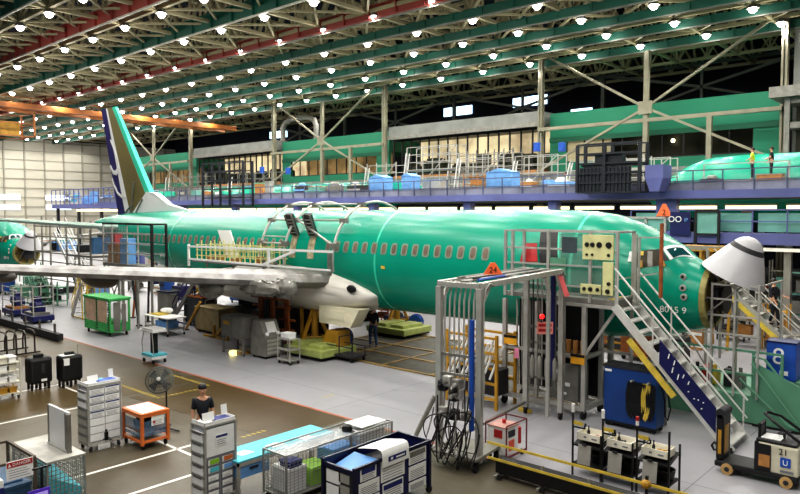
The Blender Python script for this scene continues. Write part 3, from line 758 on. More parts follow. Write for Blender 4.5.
ORD = ['first','second','third','fourth','fifth','sixth','seventh','eighth','ninth','tenth']+[a_+b_ for a_ in ('',) for b_ in ('eleventh','twelfth','thirteenth','fourteenth','fifteenth','sixteenth','seventeenth','eighteenth','nineteenth','twentieth')]+['twenty-'+a_ for a_ in ('first','second','third','fourth','fifth','sixth','seventh','eighth','ninth')]+['thirtieth']+['thirty-'+a_ for a_ in ('first','second','third','fourth','fifth')]
# ============================================================ EQUIPMENT AROUND THE AIRLINER
def near(name, label, cat, px, py, dx, dy, group=None, dyo=0):
    """a thing whose floor corner nearest the viewer was surveyed at (px,py); local +X faces the viewer's right hand side"""
    g = G(px, py); return T(name, label, cat, g.x-dx/2, g.y+dy/2, 0.004 if g.y > 13.4 else 0.0, 0, group)
# --- hoops around the fuselage
hp = T('hoop_fixture', 'pale tubular hoops wrapped over the fuselage above the wing', 'fixture', -22, CY, CZ)
for X in (-24.3, -22.7, -19.75):
    pts = [(X, CY-2.45*math.sin(a), CZ+2.35*math.cos(a)) for a in [math.radians(100-8.5*i) for i in range(24)]]
    part('hoop', MB().path(pts, .055, 8), M_alu, hp, w=True, smooth=True)
    for a in (75, 48, 20):
        a = math.radians(a); part('clamp', MB().cb((X, CY-2.45*math.sin(a), CZ+2.35*math.cos(a)), (.32,.2,.2)), M_aludk, hp, w=True)
def hpt(X, a): a = math.radians(a); return (X, CY-2.48*math.sin(a), CZ+2.38*math.cos(a))
mb = MB()
mb.tube(hpt(-24.3,48), hpt(-19.75,48), .04); mb.tube(hpt(-24.3,75), hpt(-22.7,75), .04); mb.tube(hpt(-22.7,46), hpt(-19.75,75), .045); mb.tube(hpt(-24.3,20), hpt(-19.75,20), .04); mb.tube(hpt(-24.3,68), hpt(-22.7,68), .03)
part('tie_tube', mb, M_alu, hp, w=True)
mb = MB().bar((-19.75,18.1,4.3),(-19.75,18.1,3.35),.12); part('foot', mb, M_aludk, hp, w=True)
# --- overwing dock with white rail and yellow guard posts
dk = T('overwing_dock', 'white-railed dock with yellow guard posts beside the fuselage above the wing', 'dock', -25, 17.9, 3.6)
Yd = 17.55
mb = MB().bar((-28.8,Yd,4.2),(-19.0,Yd,4.32),.085); mb.bar((-28.8,Yd,3.62),(-22.6,Yd,3.62),.08)
for X in (-28.8,-22.8): mb.bar((X,Yd,3.3),(X,Yd,4.3),.09)
mb.bar((-23.2,Yd,3.62),(-21.2,Yd,4.25),.1); mb.bar((-22.8,Yd,3.62),(-19.1,Yd,3.62),.06)
part('white_rail', mb, M_white, dk, w=True)
part('deck', MB().box(-28.6,-22.6,17.6,18.6,3.5,3.58), M_alu, dk, w=True)
mb = MB()
for i in range(16):
    X = -28.4+.37*i
    for y in (17.75, 18.45): mb.bar((X,y,3.58),(X,y,4.5 if i % 2 else 4.3),.04)
for z in (3.8, 4.05, 4.3):
    for y in (17.75, 18.45): mb.bar((-28.5,y,z),(-22.7,y,z+.05),.035)
part('guard_posts', mb, mat('pale_yellow', (206,202,140), .5, 0, .2, 3), dk, w=True)
rr = random.Random(3)
for i in range(12):
    X = -28.2+.45*i; part('tool_bin', MB().box(X,X+.2,17.85,18.2,3.58,3.58+rr.uniform(.1,.35)), rr.choice([M_aludk,M_green,M_paper,M_wood]), dk, w=True)
mb = MB()
for X in (-28.3,-26.2,-24): mb.bar((X,18.2,3.5),(X,18.2,3.2),.08)
part('foot', mb, M_alu, dk, w=True)
one('leaning_panel', 'white flat panel leaning on the fuselage behind the yellow guard posts', 'panel',
    MB().add([(-27.1,18.5,3.6),(-26.2,18.5,3.6),(-27.2,18.72,4.95),(-28.2,18.72,4.95),(-27.1,18.55,3.6),(-26.2,18.55,3.6),(-27.2,18.77,4.95),(-28.2,18.77,4.95)],[(0,1,2,3),(7,6,5,4),(0,4,5,1),(1,5,6,2),(2,6,7,3),(3,7,4,0)]), M_white)
# --- tail dock (cage stand)
td = T('tail_dock', 'silver railed cage platform beside the rear fuselage', 'platform', -33.6, 17.6, 0)
part('deck', MB().box(-36.1,-31.0,16.9,17.75,3.0,3.15), M_aludk, td, w=True)
mb = MB()
for z in (3.7,4.2,4.7): mb.bar((-36.1,16.95,z),(-31.1,16.95,z),.05); mb.bar((-36.1,17.7,z),(-31.1,17.7,z),.04)
for X in (-36.1,-35.1,-33.5,-32.4): mb.bar((X,16.95,3.1),(X,16.95,5.15),.05)
part('railing', mb, M_alu, td, w=True)
mb = MB().bar((-36.1,16.95,5.2),(-31.05,16.95,5.2),.1); mb.bar((-31.05,16.95,3.1),(-31.05,16.95,5.2),.11); mb.bar((-31.05,17.7,3.1),(-31.05,17.7,5.2),.1); mb.bar((-31.05,16.95,5.2),(-31.05,17.7,5.2),.08)
part('black_post', mb, M_black, td, w=True)
mb = MB()
for X in (-36,-34,-32.5):
    for y in (16.95,17.7): mb.bar((X,y,0),(X,y,3.0),.09)
mb.bar((-36,16.95,.4),(-34,16.95,2.8),.05); mb.bar((-34,16.95,.4),(-36,16.95,2.8),.05)
part('leg', mb, M_steel, td, w=True)
part('mesh', MB().grid((-36.1,16.97,3.15),(2.6,0,0),(0,0,1.9),16,12,.012), M_wire, td, w=True)
for (a,b,c,d,m,l,nm) in ((-35.9,-34.9,3.15,4.1,M_wood,'brown cardboard carton standing on the tail platform','carton'),(-34.6,-33.7,3.15,4.45,M_ltblue,'light blue bin standing on the tail platform','bin'),(-35.6,-35.1,4.1,4.7,M_red,'red container on top of the brown carton','container')):
    mb = MB().box(a,b,17.1,17.5,c+.004,d); mb.box(a-.02,b+.02,17.08,17.52,d-.08,d-.02); one(nm, l, nm, mb, m)
# --- white stairs beyond the wing
def stair(name, label, cat, X0, X1, y0, y1, z0, z1, n, m=M_alu, rail=.95, col=M_alu, extra=None):
    """stair running along X from (X0,z0) up-end to (X1,z1)"""
    t = T(name, label, cat, (X0+X1)/2, (y0+y1)/2, min(z0,z1)); L = Vector((X1-X0,0,z1-z0)); nrm = Vector((L.z,0,-L.x)).normalized(); nrm = nrm if nrm.z > 0 else -nrm
    for y in (y0, y1):
        part('stringer', MB().bar((X0,y,z0),(X1,y,z1),.06,.22), m, t, w=True)
    for i in range(n):
        f = (i+.5)/n; p = Vector((X0,0,z0))+L*f
        part('tread', MB().box(p.x-.12,p.x+.12,y0+.03,y1-.03,p.z,p.z+.04), m, t, w=True)
    for y in (y0, y1):
        mb = MB()
        mb.tube((X0,y,z0+rail),(X1,y,z1+rail),.028); mb.tube((X0,y,z0+rail*.55),(X1,y,z1+rail*.55),.022)
        for f in (.03,.35,.67,.97): p = Vector((X0,y,z0))+L*f; mb.tube(p, p+Vector((0,0,rail)), .022)
        part('handrail', mb, col, t, w=True, smooth=True)
    return t
stair('access_stair', 'pale metal stair beyond the wing, left of the tail platform', 'stair', -50.5, -47.0, 20.2, 21.0, 4.4, 1.2, 9, M_white, 1.0, M_white)
pl = T('access_tower', 'crowded grey scaffold tower beyond the wing, beside the second airliner nose', 'scaffold', -50, 21, 0)
rr = random.Random(11)
mb = MB()
for X in (-52.3,-51,-49.6,-47,-45.2,-43.5):
    for y in (19.6, 22.4): mb.bar((X,y,0),(X,y,rr.uniform(4.6,5.6)),.09)
for z in (1.2,2.4,3.0,4.1,4.8):
    for y in (19.6,22.4): mb.bar((-52.3,y,z),(-43.5,y,z),.07)
part('frame', mb, M_steel, pl, w=True)
part('deck', MB().box(-52.4,-50.6,19.6,22.4,3.0,3.1), M_aludk, pl, w=True); part('deck', MB().box(-46.9,-43.4,19.6,22.4,2.9,3.0), M_aludk, pl, w=True)
for i in range(14):
    X = -52.1+rr.random()*8; 
    if -50.6 < X < -47.1: continue
    z = rr.choice([3.1, 0.02]); w_ = rr.uniform(.3,.7); h_ = rr.uniform(.4,1.3)
    one(rr.choice(['tool_chest','crate']), None, 'crate', MB().box(X,X+w_,20+rr.random(),21.6,z+.01,z+h_).box(X-.03,X+w_+.03,19.98,21.62,z+h_,z+h_+.04), rr.choice([M_dark,M_pdark,M_wood,M_ltblue,M_tealpan,M_aludk]), 'containers around the far scaffold')['label'] = '%s small box in or under the far grey scaffold tower' % ORD[i]
# --- second airliner behind, on the left
p2 = dup(plane, (XN-50.4, CY, CZ-.75)); p2['label'] = 'second green airliner at the far left edge, nose cone open, behind the wing'
# --- airliners on the rear line, held up high
CYs, CZs, XNs = CY, CZ, XN
pr = airliner('green airliner fuselage raised behind the walkway at the right, cockpit facing left', detail=False, wing=False, fin=False)
pr.location = (-18.6, 46, 7.3); pr.rotation_euler = (0,0,PI)
for c in list(pr.children):
    if c.name.startswith(('radome','nose_bulk')):
        for q in list(c.children): bpy.data.objects.remove(q)
        bpy.data.objects.remove(c)
part('nose_cone', MB().lathe([(.98,0),(.85,.35),(.55,.8),(.2,1.1),(.0,1.16)], (-1.15,0,-.5), (1,0,0), 24), M_greenlt, pr, smooth=True)
pr2 = dup(pr, (-76, 46, 6.6)); pr2['label'] = 'green airliner fuselage raised behind the walkway at the middle, seen through the clutter'
cr = T('fuselage_cradle', 'grey cradle trestles carrying the raised right hand fuselage', 'cradle', -2, 46, 0)
for X in (-12, 0, 7):
    for y in (44.5, 47.5): part('leg', MB().bar((X,y,0.01),(X,y,5.7),.3).box(X-.3,X+.3,y-.2,y+.2,5.7,5.9), M_steel, cr, w=True)
# --- ground gear under the wing
gc = near('covered_cart', 'green framed cart with pink translucent covers under the wing tip', 'cart', 110, 337.5, 2.5, .95)
mb = MB()
for x in (-1.25,1.25):
    for y in (-.47,.47): mb.box(x-.04,x+.04,y-.04,y+.04,.22,1.72)
for z in (.25,1.7):
    for y in (-.47,.47): mb.box(-1.25,1.25,y-.04,y+.04,z-.04,z+.04)
    for x in (-1.25,1.25): mb.box(x-.04,x+.04,-.47,.47,z-.04,z+.04)
mb.box(-.04,.04,-.52,-.44,.25,1.7)
part('frame', mb, M_grncage, gc); part('base', MB().box(-1.27,1.27,-.5,.5,.2,.62), M_grncage, gc); part('roof', MB().box(-1.35,1.35,-.55,.55,1.72,1.8), M_grncage, gc)
for a, b in ((-1.2,-.06),(.06,1.0)): part('cover_panel', MB().box(a,b,-.5,-.48,.64,1.66), mat('pink_film', (196,168,140), .5, 0, .15, 3), gc)
mb = MB()
for x in (1.24,.02): 
    for i in range(12): mb.box(x-.05,x+.05,-.53,-.5,.3+i*.12,.36+i*.12)
part('black_tape', mb, M_black, gc); part('flap', MB().box(1.27,1.29,-.3,0,.25,1.6).box(1.27,1.3,.1,.3,.2,1.5), M_aludk, gc); casters(gc, (-1.1,1.1), (-.4,.4), .09)
ft = near('flat_cart', 'low white topped cart with yellow sheets and a blue box below', 'cart', 167.3, 337.4, 2.1, .95)
part('top', MB().box(-1.1,1.1,-.5,.5,.82,.87), M_paper, ft, bev=.01); part('shelf', MB().box(-1.05,1.05,-.46,.46,.3,.34), M_aludk, ft)
mb = MB()
for x in (-1,1):
    for y in (-.43,.43): mb.bar((x,y,.1),(x,y,.82),.05)
part('leg', mb, M_alu, ft); casters(ft, (-1,1), (-.43,.43), .06)
g = ft.location
one('yellow_sheets', 'stack of yellow sheets on the low white topped cart', 'papers', MB().box(-.5,.4,-.3,.3,0,.03).poly([(-.4,-.2,.03),(.35,-.28,.03),(.45,.1,.03),(-.3,.22,.03)],(0,0,.02)), M_yellow, x=g.x-.45, y=g.y, z=.885)
one('white_bag', 'white crumpled bag at the back of the low white topped cart', 'bag', MB().sph((0,0,.14),.26,10,7,1.3,1,.55).sph((.2,.05,.16),.2,10,7,1,1,.7), M_paper, x=g.x-.4, y=g.y+.3, z=.885, smooth=True)
one('blue_box', 'blue box on the lower shelf of the low white topped cart', 'box', MB().box(-.5,.5,-.3,.3,0,.3).box(-.52,.52,-.32,.32,.26,.31), M_ltblue, x=g.x+.3, y=g.y-.05, z=.35)
q = G(154.5,362)
lf = T('lift_table', 'small lift table with black column and white tray near the floor edge', 'lift', q.x, q.y, .004 if q.y>13.4 else 0)
part('base', MB().box(-.4,.4,-.3,.3,.16,.34), M_paper, lf, bev=.02); part('base_band', MB().box(-.41,.41,-.31,.31,.28,.36), M_teal, lf); part('column', MB().box(-.1,.1,-.1,.1,.34,1.2), M_black, lf)
part('tray', MB().box(-.45,.45,-.3,.3,1.2,1.27).box(-.4,.4,-.28,.28,1.27,1.34), M_paper, lf, bev=.01)
part('handle', MB().path([(-.4,-.25,.3),(-.42,-.28,.8),(-.3,-.25,1.2)],.02).path([(.4,-.25,.3),(.42,-.28,.8),(.3,-.25,1.2)],.02), M_alu, lf); casters(lf, (-.35,.35), (-.24,.24), .08)
cn = near('test_console', 'grey sloped-top test console standing under the wing', 'console', 265.4, 360, .95, .8)
part('body', MB().box(-.47,.47,-.4,.4,.1,.85), M_aludk, cn, bev=.01)
part('sloped_top', MB().poly([(-.47,-.4,.85),(.47,-.4,.85),(.15,-.4,1.5),(-.3,-.4,1.5)],(0,.8,0)), M_aludk, cn)
sl = Vector((-.32,0,.65)).normalized()
part('screen', MB().add([(.40,-.2,1.03),(.40,.25,1.03),(.2,.25,1.43),(.2,-.2,1.43)],[(0,1,2,3)]), M_paper, cn)
mb = MB()
for (y, f) in ((-.25,.2),(.1,.35),(.28,.2)): mb.lathe([(.0,.04),(.07,.03),(.08,0)], (.47-.32*f,y,.85+.65*f), (.9,0,.44), 12)
part('gauge', mb, M_paper, cn)
for i in range(4): part('drawer_front', MB().box(.47,.485,-.3,.3,.18+i*.16,.3+i*.16), M_alu, cn)
casters(cn, (-.4,.4), (-.3,.3), .05)
cb = near('equipment_cabinet', 'grey two-door cabinet raised on a frame under the wing', 'cabinet', 243.4, 357, 1.5, .8)
part('body', MB().box(-.75,.75,-.4,.4,.68,1.55), M_aludk, cb, bev=.01)
for x in (-.37,.37): part('door', MB().box(x-.35,x+.35,-.43,-.4,.72,1.5), mat('cab_grey', (104,104,96), .5), cb)
part('label_plate', MB().box(-.55,-.15,-.445,-.43,1.2,1.35), M_ochre, cb)
mb = MB()
for x in (-.7,.7):
    for y in (-.35,.35): mb.bar((x,y,.05),(x,y,.68),.07)
mb.bar((-.7,-.35,.2),(.7,-.35,.2),.06); mb.bar((-.7,.35,.2),(.7,.35,.2),.06)
part('frame', mb, M_aludk, cb); casters(cb, (-.7,.7), (-.35,.35), .05)
g = cb.location
one('work_lamp', 'glowing work lamp on the floor beneath the raised grey cabinet', 'lamp', MB().box(-.12,.12,-.08,.08,0,.2).lathe([(.0,.12),(.09,.1),(.1,.05)],(0,-.05,.12),(0,-1,0),12), mat('worklamp',(255,230,150),.5,emit=1.5), x=g.x+.2, y=g.y-.5, z=.005)
one('coiled_hose', 'tangled yellow hose lying under the raised grey cabinet', 'hose', MB().path([(.5*math.cos(i*.6)*(1-.01*i),.32*math.sin(i*.6),.03+.01*(i%5)) for i in range(40)],.02), M_ochre, x=g.x, y=g.y, z=.005)
tc = near('shelf_trolley', 'small three-shelf trolley right of the sloped console', 'trolley', 290, 366, .75, .5)
mb = MB()
for x in (-.36,.36):
    for y in (-.24,.24): mb.bar((x,y,.1),(x,y,1.15 if x<0 else .95),.035)
part('frame', mb, M_alu, tc)
for z in (.15,.55,.95): part('shelf', MB().box(-.37,.37,-.25,.25,z,z+.03).box(-.37,.37,-.26,-.24,z,z+.08), M_alu, tc)
casters(tc, (-.32,.32), (-.2,.2), .05)
g = tc.location; one('parts_box', 'pale box standing on the top shelf of the three-shelf trolley', 'box', MB().box(-.25,.2,-.18,.18,0,.2).box(-.27,.22,-.2,.2,.17,.21), M_paper, x=g.x, y=g.y, z=.985)
def bracket_jack(px, py, label, s=1):
    q = G(px, py); t = T('tripod_jack', label, 'jack', q.x, q.y, .012)
    for i in range(3):
        a = 2*PI*i/3+.5; part('leg', MB().bar((.85*s*math.cos(a),.85*s*math.sin(a),.03),(.08*math.cos(a),.08*math.sin(a),1.75*s),.12), M_ochre, t)
        part('foot', MB().cb((.85*s*math.cos(a),.85*s*math.sin(a),.03),(.3,.3,.06)), M_ochre, t)
    part('cylinder', MB().tube((0,0,.25),(0,0,1.6*s),.15,14), M_ochre, t, smooth=True); part('ram', MB().tube((0,0,1.6*s),(0,0,1.95*s),.07,12), M_alu, t, smooth=True)
    part('brace', MB().path([(.6*s*math.cos(a),.6*s*math.sin(a),.6*s) for a in [2*PI*i/3+.5 for i in (0,1,2,0)]],.03), M_ochre, t)
    return t
bracket_jack(315, 350, 'yellow tripod jack under the wing root, left of the walking man')
bracket_jack(397, 330, 'yellow tripod jack under the belly beyond the walking man', .9)
def tug(px, py, L, W, label, box=True):
    t = near('tow_base', label, 'tug', px, py, L, W)
    part('chassis', MB().box(-L/2,L/2,-W/2,W/2,.14,.42), M_yelgrn, t, bev=.03)
    part('skirt', MB().box(-L/2+.1,L/2-.1,-W/2+.05,W/2-.05,.06,.14), M_black, t)
    for x in (-L*.25, L*.2): part('deck_box', MB().box(x-.4,x+.4,-W*.35,W*.35,.42,.56), M_yelgrn, t, bev=.02)
    casters(t, (-L*.38,L*.38), (-W*.36,W*.36), .09)
    if box: part('pump_housing', MB().poly([(-.1,.1,.42),(.95,.1,.42),(.95,.1,1.05),(.3,.1,1.05)],(0,.7,0)), M_ochre, t, bev=.02)
    return t
tug(321.5, 363, 2.3, 1.9, 'low yellow-green wheeled base with ochre pump housing, near the walking man')
tug(404, 340, 2.4, 2.0, 'low yellow-green wheeled base under the forward belly', False)
def reel(px, py, label):
    q = G(px, py); t = T('hose_reel', label, 'reel', q.x, q.y, .012)
    part('drum', MB().lathe([(.0,-.12),(.34,-.12),(.38,-.08),(.25,-.06),(.25,.06),(.38,.08),(.34,.12),(.0,.12)], (0,0,.45), (.3,-1,0), 20), M_blueb, t, smooth=True)
    part('hub', MB().tube((-.05,.17,.45),(.05,-.17,.45),.07,10), M_aludk, t); part('stand', MB().bar((-.2,.2,0),(-.05,.12,.5),.05).bar((.25,-.12,0),(.05,-.12,.5),.05).bar((-.25,-.1,0),(-.02,-.1,.5),.05), M_dark, t)
reel(345, 347, 'blue hose reel beside the ochre pump housing'); reel(416, 331, 'blue hose reel on the far yellow-green base side')
dl = near('platform_trolley', 'low dark platform trolley with upright frame next to the walking man', 'trolley', 352, 364, 1.5, .8)
part('deck', MB().box(-.75,.75,-.4,.4,.18,.24), M_dark, dl)
mb = MB()
for x in (-.7,0,.7):
    for y in (-.36,.36): mb.bar((x,y,.24),(x,y,.6 if x else .95),.035)
mb.bar((-.7,-.36,.58),(.7,-.36,.58),.035); mb.bar((-.7,.36,.58),(.7,.36,.58),.035); mb.bar((0,-.36,.95),(0,.36,.95),.035)
part('rail', mb, M_dark, dl); casters(dl, (-.65,.65), (-.33,.33), .08)
# rust-brown fixture under the wheel well
rf = T('wheel_well_fixture', 'rust-brown upright fixture frames crowded under the wing root', 'fixture', -23.6, 19.6, 0)
rr = random.Random(5)
for i in range(15):
    X = -24.7+.17*i; y = 17.7+rr.random()*1.4; h_ = rr.uniform(2.0,2.5)
    part('upright', MB().bar((X,y,.01),(X+rr.uniform(-.1,.1),y,h_),rr.uniform(.07,.14)), rr.choice([M_rust,M_rust,M_dark,M_ochre,M_rust,M_blueb]), rf, w=True)
for z in (.5,.9,1.35,1.8,2.2):
    part('cross_member', MB().bar((-24.6,17.7+rr.random()*.8,z),(-22.2,17.7+rr.random()*.8,z+rr.uniform(-.1,.1)),.08), M_rust, rf, w=True)
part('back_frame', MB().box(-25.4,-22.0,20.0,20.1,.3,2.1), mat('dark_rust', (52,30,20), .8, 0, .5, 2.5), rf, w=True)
part('tag', MB().box(-22.9,-22.6,17.2,17.22,2.45,2.8).bar((-22.75,17.22,2.8),(-22.75,17.3,3.0),.02), M_yellow, rf, w=True)
q = G(303, 343)
wd = T('gear_door', 'grey oval gear door standing under the wing root with white hoses', 'door', q.x, q.y+.6, 0)
part('panel', MB().lathe([(.0,-.03),(.62,-.02),(.66,0),(.62,.02),(.0,.05)], (0,0,1.35), (.6,-.8,0), 24), M_aludk, wd, smooth=True)
part('stand', MB().bar((0,0,0),(0,0,.8),.1).bar((-.4,0,.03),(.4,0,.03),.08), M_dark, wd)
part('hose', MB().path([(-.5,-.3,2.0),(-.55,-.35,1.6),(-.5,-.3,1.2),(-.6,-.3,.7)],.045).path([(-.35,-.35,2.0),(-.3,-.4,1.5),(-.4,-.35,1.0)],.04), M_paper, wd, smooth=True)
mb = MB().bar((-27.5,18.0,0),(-26.4,18.0,.9),.1).bar((-27.5,18,0),(-27.5,18,.6),.1).bar((-28.3,18,.05),(-26.4,18,.05),.1).bar((-26.4,18,0),(-26.4,18,.9),.08)
one('bracket_trolley', 'ochre angled bracket frame on the floor left of the raised grey cabinet', 'bracket', mb, M_ochre)
mb = MB().box(-1,1,-.5,.5,.15,1.2).box(-1.04,1.04,-.54,.54,1.2,1.26).box(-.9,-.8,-.4,-.3,0,.15).box(.8,.9,-.4,-.3,0,.15).box(-.9,-.8,.3,.4,0,.15).box(.8,.9,.3,.4,0,.15); q = G(205,334)
one('wooden_crate', 'pale wooden crate standing behind the ochre bracket frame', 'crate', mb, mat('crate_wood', (140,124,88), .7, 0, .2, 3), x=q.x, y=q.y+.6)
for i, (px, py, dx, h_, m) in enumerate(((186,330,1.3,1.5,M_ochre),(148,322,.2,2.6,M_dark),(139,326,-.6,2.4,M_dark),(133,318,.5,2.3,M_rust))):
    q = G(px, py); t = T('prop_pole', ['ochre pole leaning beside the blue ladder','black prop pole under the wing right of the covered cart','dark leaning prop under the wing by the covered cart','rust-brown prop behind the covered cart'][i], 'pole', q.x, q.y, .004)
    part('pole', MB().tube((0,0,.03),(dx,0,h_),.06,8), m, t, smooth=True); part('foot', MB().tube((0,0,0),(0,0,.05),.16,12), M_dark, t)
# ladders under the wing
def ladder(px, py, L, h, label, m, m2, w_=.8, n=6):
    q = G(px, py); t = stair('rolling_ladder', label, 'ladder', q.x-L, q.x, q.y, q.y+w_, h, .05, n, m, .9, m2); 
    mb = MB()
    for y in (q.y, q.y+w_): mb.bar((q.x-L,y,0),(q.x-L,y,h),.05); mb.bar((q.x-L-.6,y,0),(q.x-L-.6,y,h),.05); mb.bar((q.x-L-.6,y,.06),(q.x,y,.06),.05)
    part('frame', mb, m2, t, w=True); part('landing', MB().box(q.x-L-.6,q.x-L,q.y,q.y+w_,h-.05,h), m2, t, w=True)
    return t
def ladder_r(px, py, L, h, label, m, m2, w_=.8, n=6):
    q = G(px, py); t = stair('rolling_ladder', label, 'ladder', q.x+L, q.x, q.y, q.y+w_, h, .05, n, m, .9, m2)
    mb = MB()
    for y in (q.y, q.y+w_): mb.bar((q.x+L,y,0),(q.x+L,y,h),.05); mb.bar((q.x+L+.6,y,0),(q.x+L+.6,y,h),.05); mb.bar((q.x+L+.6,y,.06),(q.x,y,.06),.05)
    part('frame', mb, m2, t, w=True); part('landing', MB().box(q.x+L,q.x+L+.6,q.y,q.y+w_,h-.05,h), m2, t, w=True)
    return t
ladder_r(172, 322, 2.2, 2.3, 'dark blue sided rolling ladder under the wing, behind the low white topped cart', M_aludk, M_navy)
ladder_r(72, 317, 1.3, 2.0, 'grey and yellow rolling ladder under the wing, left of the green covered cart', M_alu, M_yellow, .7)
ladder(38, 306, 1.6, 1.7, 'green stepped stand under the wing at the far left', M_grnplat, M_grnplat, .8, 6)
for (px, py, lab, c) in ((33,325,'blue based equipment dolly with silver frame, right one of the pair at far left',M_navy),(13,318,'blue based equipment dolly with silver frame, left one of the pair at far left',M_navy)):
    t = near('equipment_dolly', lab, 'dolly', px, py, 1.7, 1.1)
    part('base', MB().box(-.85,.85,-.55,.55,.12,.42), c, t, bev=.05)
    mb = MB()
    for x in (-.8,.8):
        for y in (-.5,.5): mb.bar((x,y,.4),(x,y,2.0 if py>320 else 1.7),.05)
    for z in (.9,1.35,1.95 if py>320 else 1.65): mb.bar((-.8,-.5,z),(.8,-.5,z),.04); mb.bar((.8,-.5,z),(.8,.5,z),.04)
    part('frame', mb, M_alu, t); part('tray', MB().box(-.7,.6,-.4,.4,.42,.55), M_aludk if py>320 else M_wood, t)
    part('pump', MB().sph((-.1,0,.85),.35,12,8,1.2,1,.8).box(-.3,.3,-.2,.3,.5,.8).box(-.2,.1,-.1,.2,1.0,1.35), c, t, bev=.0); casters(t, (-.7,.7), (-.42,.42), .08)
# ground clutter far under the wing and beyond the aircraft
def clutter(n, pts, seed, label, group, ms, hr=(.5,1.6), wr=(.5,1.6), yoff=0, zf=None, names=('tool_cart','equipment_crate','parts_rack')):
    r_ = random.Random(seed); out = []
    for i in range(n):
        f = (i+.5)/n; a = r_.random()
        x = pts[0]+(pts[1]-pts[0])*f; y = pts[2]+(pts[3]-pts[2])*a; z = pts[4] if zf is None else zf
        w_, d_, h_ = r_.uniform(*wr), r_.uniform(.5,.9), r_.uniform(*hr); kind = r_.choice(names)
        t = T(kind, label, 'equipment', x, y, z+.005, 0, group); m = r_.choice(ms); m2 = r_.choice(ms)
        if kind == 'parts_rack':
            mb = MB()
            for sx in (-1,1):
                for sy in (-1,1): mb.bar((sx*w_/2,sy*d_/2,0),(sx*w_/2,sy*d_/2,h_*1.1),.06)
            part('frame', mb, m, t)
            for k_ in range(3): part('shelf', MB().box(-w_/2,w_/2,-d_/2,d_/2,h_*(.2+.35*k_),h_*(.2+.35*k_)+.04), m, t)
            part('contents', MB().box(-w_*.4,w_*.1,-d_*.3,d_*.3,h_*.24,h_*.45).box(-w_*.1,w_*.4,-d_*.3,d_*.3,h_*.59,h_*.8), m2, t)
        elif kind == 'tool_cart':
            part('body', MB().box(-w_/2,w_/2,-d_/2,d_/2,.18,h_), m, t, bev=.02); part('top', MB().box(-w_/2-.03,w_/2+.03,-d_/2-.03,d_/2+.03,h_,h_+.05), m2, t)
            part('handle', MB().path([(w_/2,-d_/3,h_*.8),(w_/2+.15,-d_/3,h_*.95),(w_/2+.15,d_/3,h_*.95),(w_/2,d_/3,h_*.8)],.02), M_alu, t); casters(t, (-w_*.4,w_*.4), (-d_*.4,d_*.4), .09)
        else:
            part('body', MB().box(-w_/2,w_/2,-d_/2,d_/2,0,h_*.8), m, t, bev=.02)
            part('slat', MB().box(-w_/2-.02,w_/2+.02,-d_/2-.02,-d_/2,h_*.1,h_*.2).box(-w_/2-.02,w_/2+.02,-d_/2-.02,-d_/2,h_*.5,h_*.6), m2, t)
            part('load', MB().sph((0,0,h_*.85),w_*.3,8,6,1,.7,.6), m2, t)
        out.append(t)
        t['label'] = '%s %s, %s from the left %s' % (CN.get(m.name, 'grey'), kind.replace('_',' '), ORD[i], label)
    return out
CM = [M_blue,M_aludk,M_grnplat,M_dark,M_ochre,M_wood,M_paper,M_pdark,M_navy]
clutter(14, (-58,-36,24.5,27,0.004), 21, 'beyond the wing', 'equipment parked beyond the aircraft', CM)
clutter(9, (-34,-23,25,28,0.004), 22, 'below the rear fuselage', 'equipment seen under the fuselage', [M_dark,M_pdark,M_navy,M_aludk,M_rust])
clutter(5, (-30,-25.8,20.6,22.0,0.004), 24, 'between blue ladder and grey cabinet', 'equipment by the blue ladder', [M_dark,M_pdark,M_navy,M_aludk,M_alu])
clutter(8, (-15.5,-9,26,28.5,0.004), 23, 'below the forward fuselage', 'equipment below the forward fuselage', [M_dark,M_rust,M_alu,M_ochre])
clutter(16, (-12,4,30,34,0.004), 25, 'on pale floor beyond the radome', 'equipment beyond the radome', [M_wood,M_aludk,M_dark,M_ochre,M_paper,M_steel], (.8,2.2))
clutter(10, (-10,3,39,41,0.004), 26, 'below the right hand walkway', 'shelving below the walkway', [M_wood,M_aludk,M_dark,M_tealpan,M_steel], (2,3.6), names=('parts_rack',))
clutter(7, (-34,-29,18.6,21,0.004), 51, 'under the rear fuselage', 'equipment beside the blue ladder', [M_dark,M_pdark,M_navy,M_rust,M_steel], (.9,1.7))
clutter(10, (-58,-44,17,19,0.004), 52, 'left of the green covered cart', 'equipment left of the covered cart', CM, (.8,1.6))
# upper walkway clutter
UM = [M_aludk,M_paper,M_ltblue,M_alu,M_wood,M_dark,M_tealpan,M_greenlt]
clutter(34, (-80,-21,39.2,42,6.9), 31, 'on the long blue walkway', 'carts and bins on the blue walkway', UM, (.8,1.8), (.6,1.7))
clutter(8, (-16.5,5,39.2,41,6.9), 32, 'before the raised right fuselage', 'carts on the right hand walkway', UM, (.6,1.1), (.6,1.4))
def scaff(x, y, w_, h_, z, label, m=M_alu, n=3):
    t = T('scaffold_tower', label, 'scaffold', x, y, z); mb = MB()
    for a in range(n+1):
        for b in (-.6,.6): mb.bar((-w_/2+w_*a/n,b,0),(-w_/2+w_*a/n,b,h_),.06)
    for k_ in range(int(h_/.6)+1):
        for b in (-.6,.6): mb.bar((-w_/2,b,k_*.6),(w_/2,b,k_*.6),.05)
    mb.bar((-w_/2,-.6,0),(w_/2,-.6,h_),.05); part('frame', mb, m, t)
    part('deck', MB().box(-w_/2,w_/2,-.6,.6,h_*.55,h_*.55+.06), M_aludk, t)
    part('ladder', MB().bar((-w_/2-.5,-.7,0),(-w_/2,-.7,h_*.9),.06).bar((-w_/2-.5,-.3,0),(-w_/2,-.3,h_*.9),.06), M_white, t)
    return t
scaff(-34.5,43,5,4.2,6.75,'tall pale scaffold in front of the glazed offices, left of the right green offices')
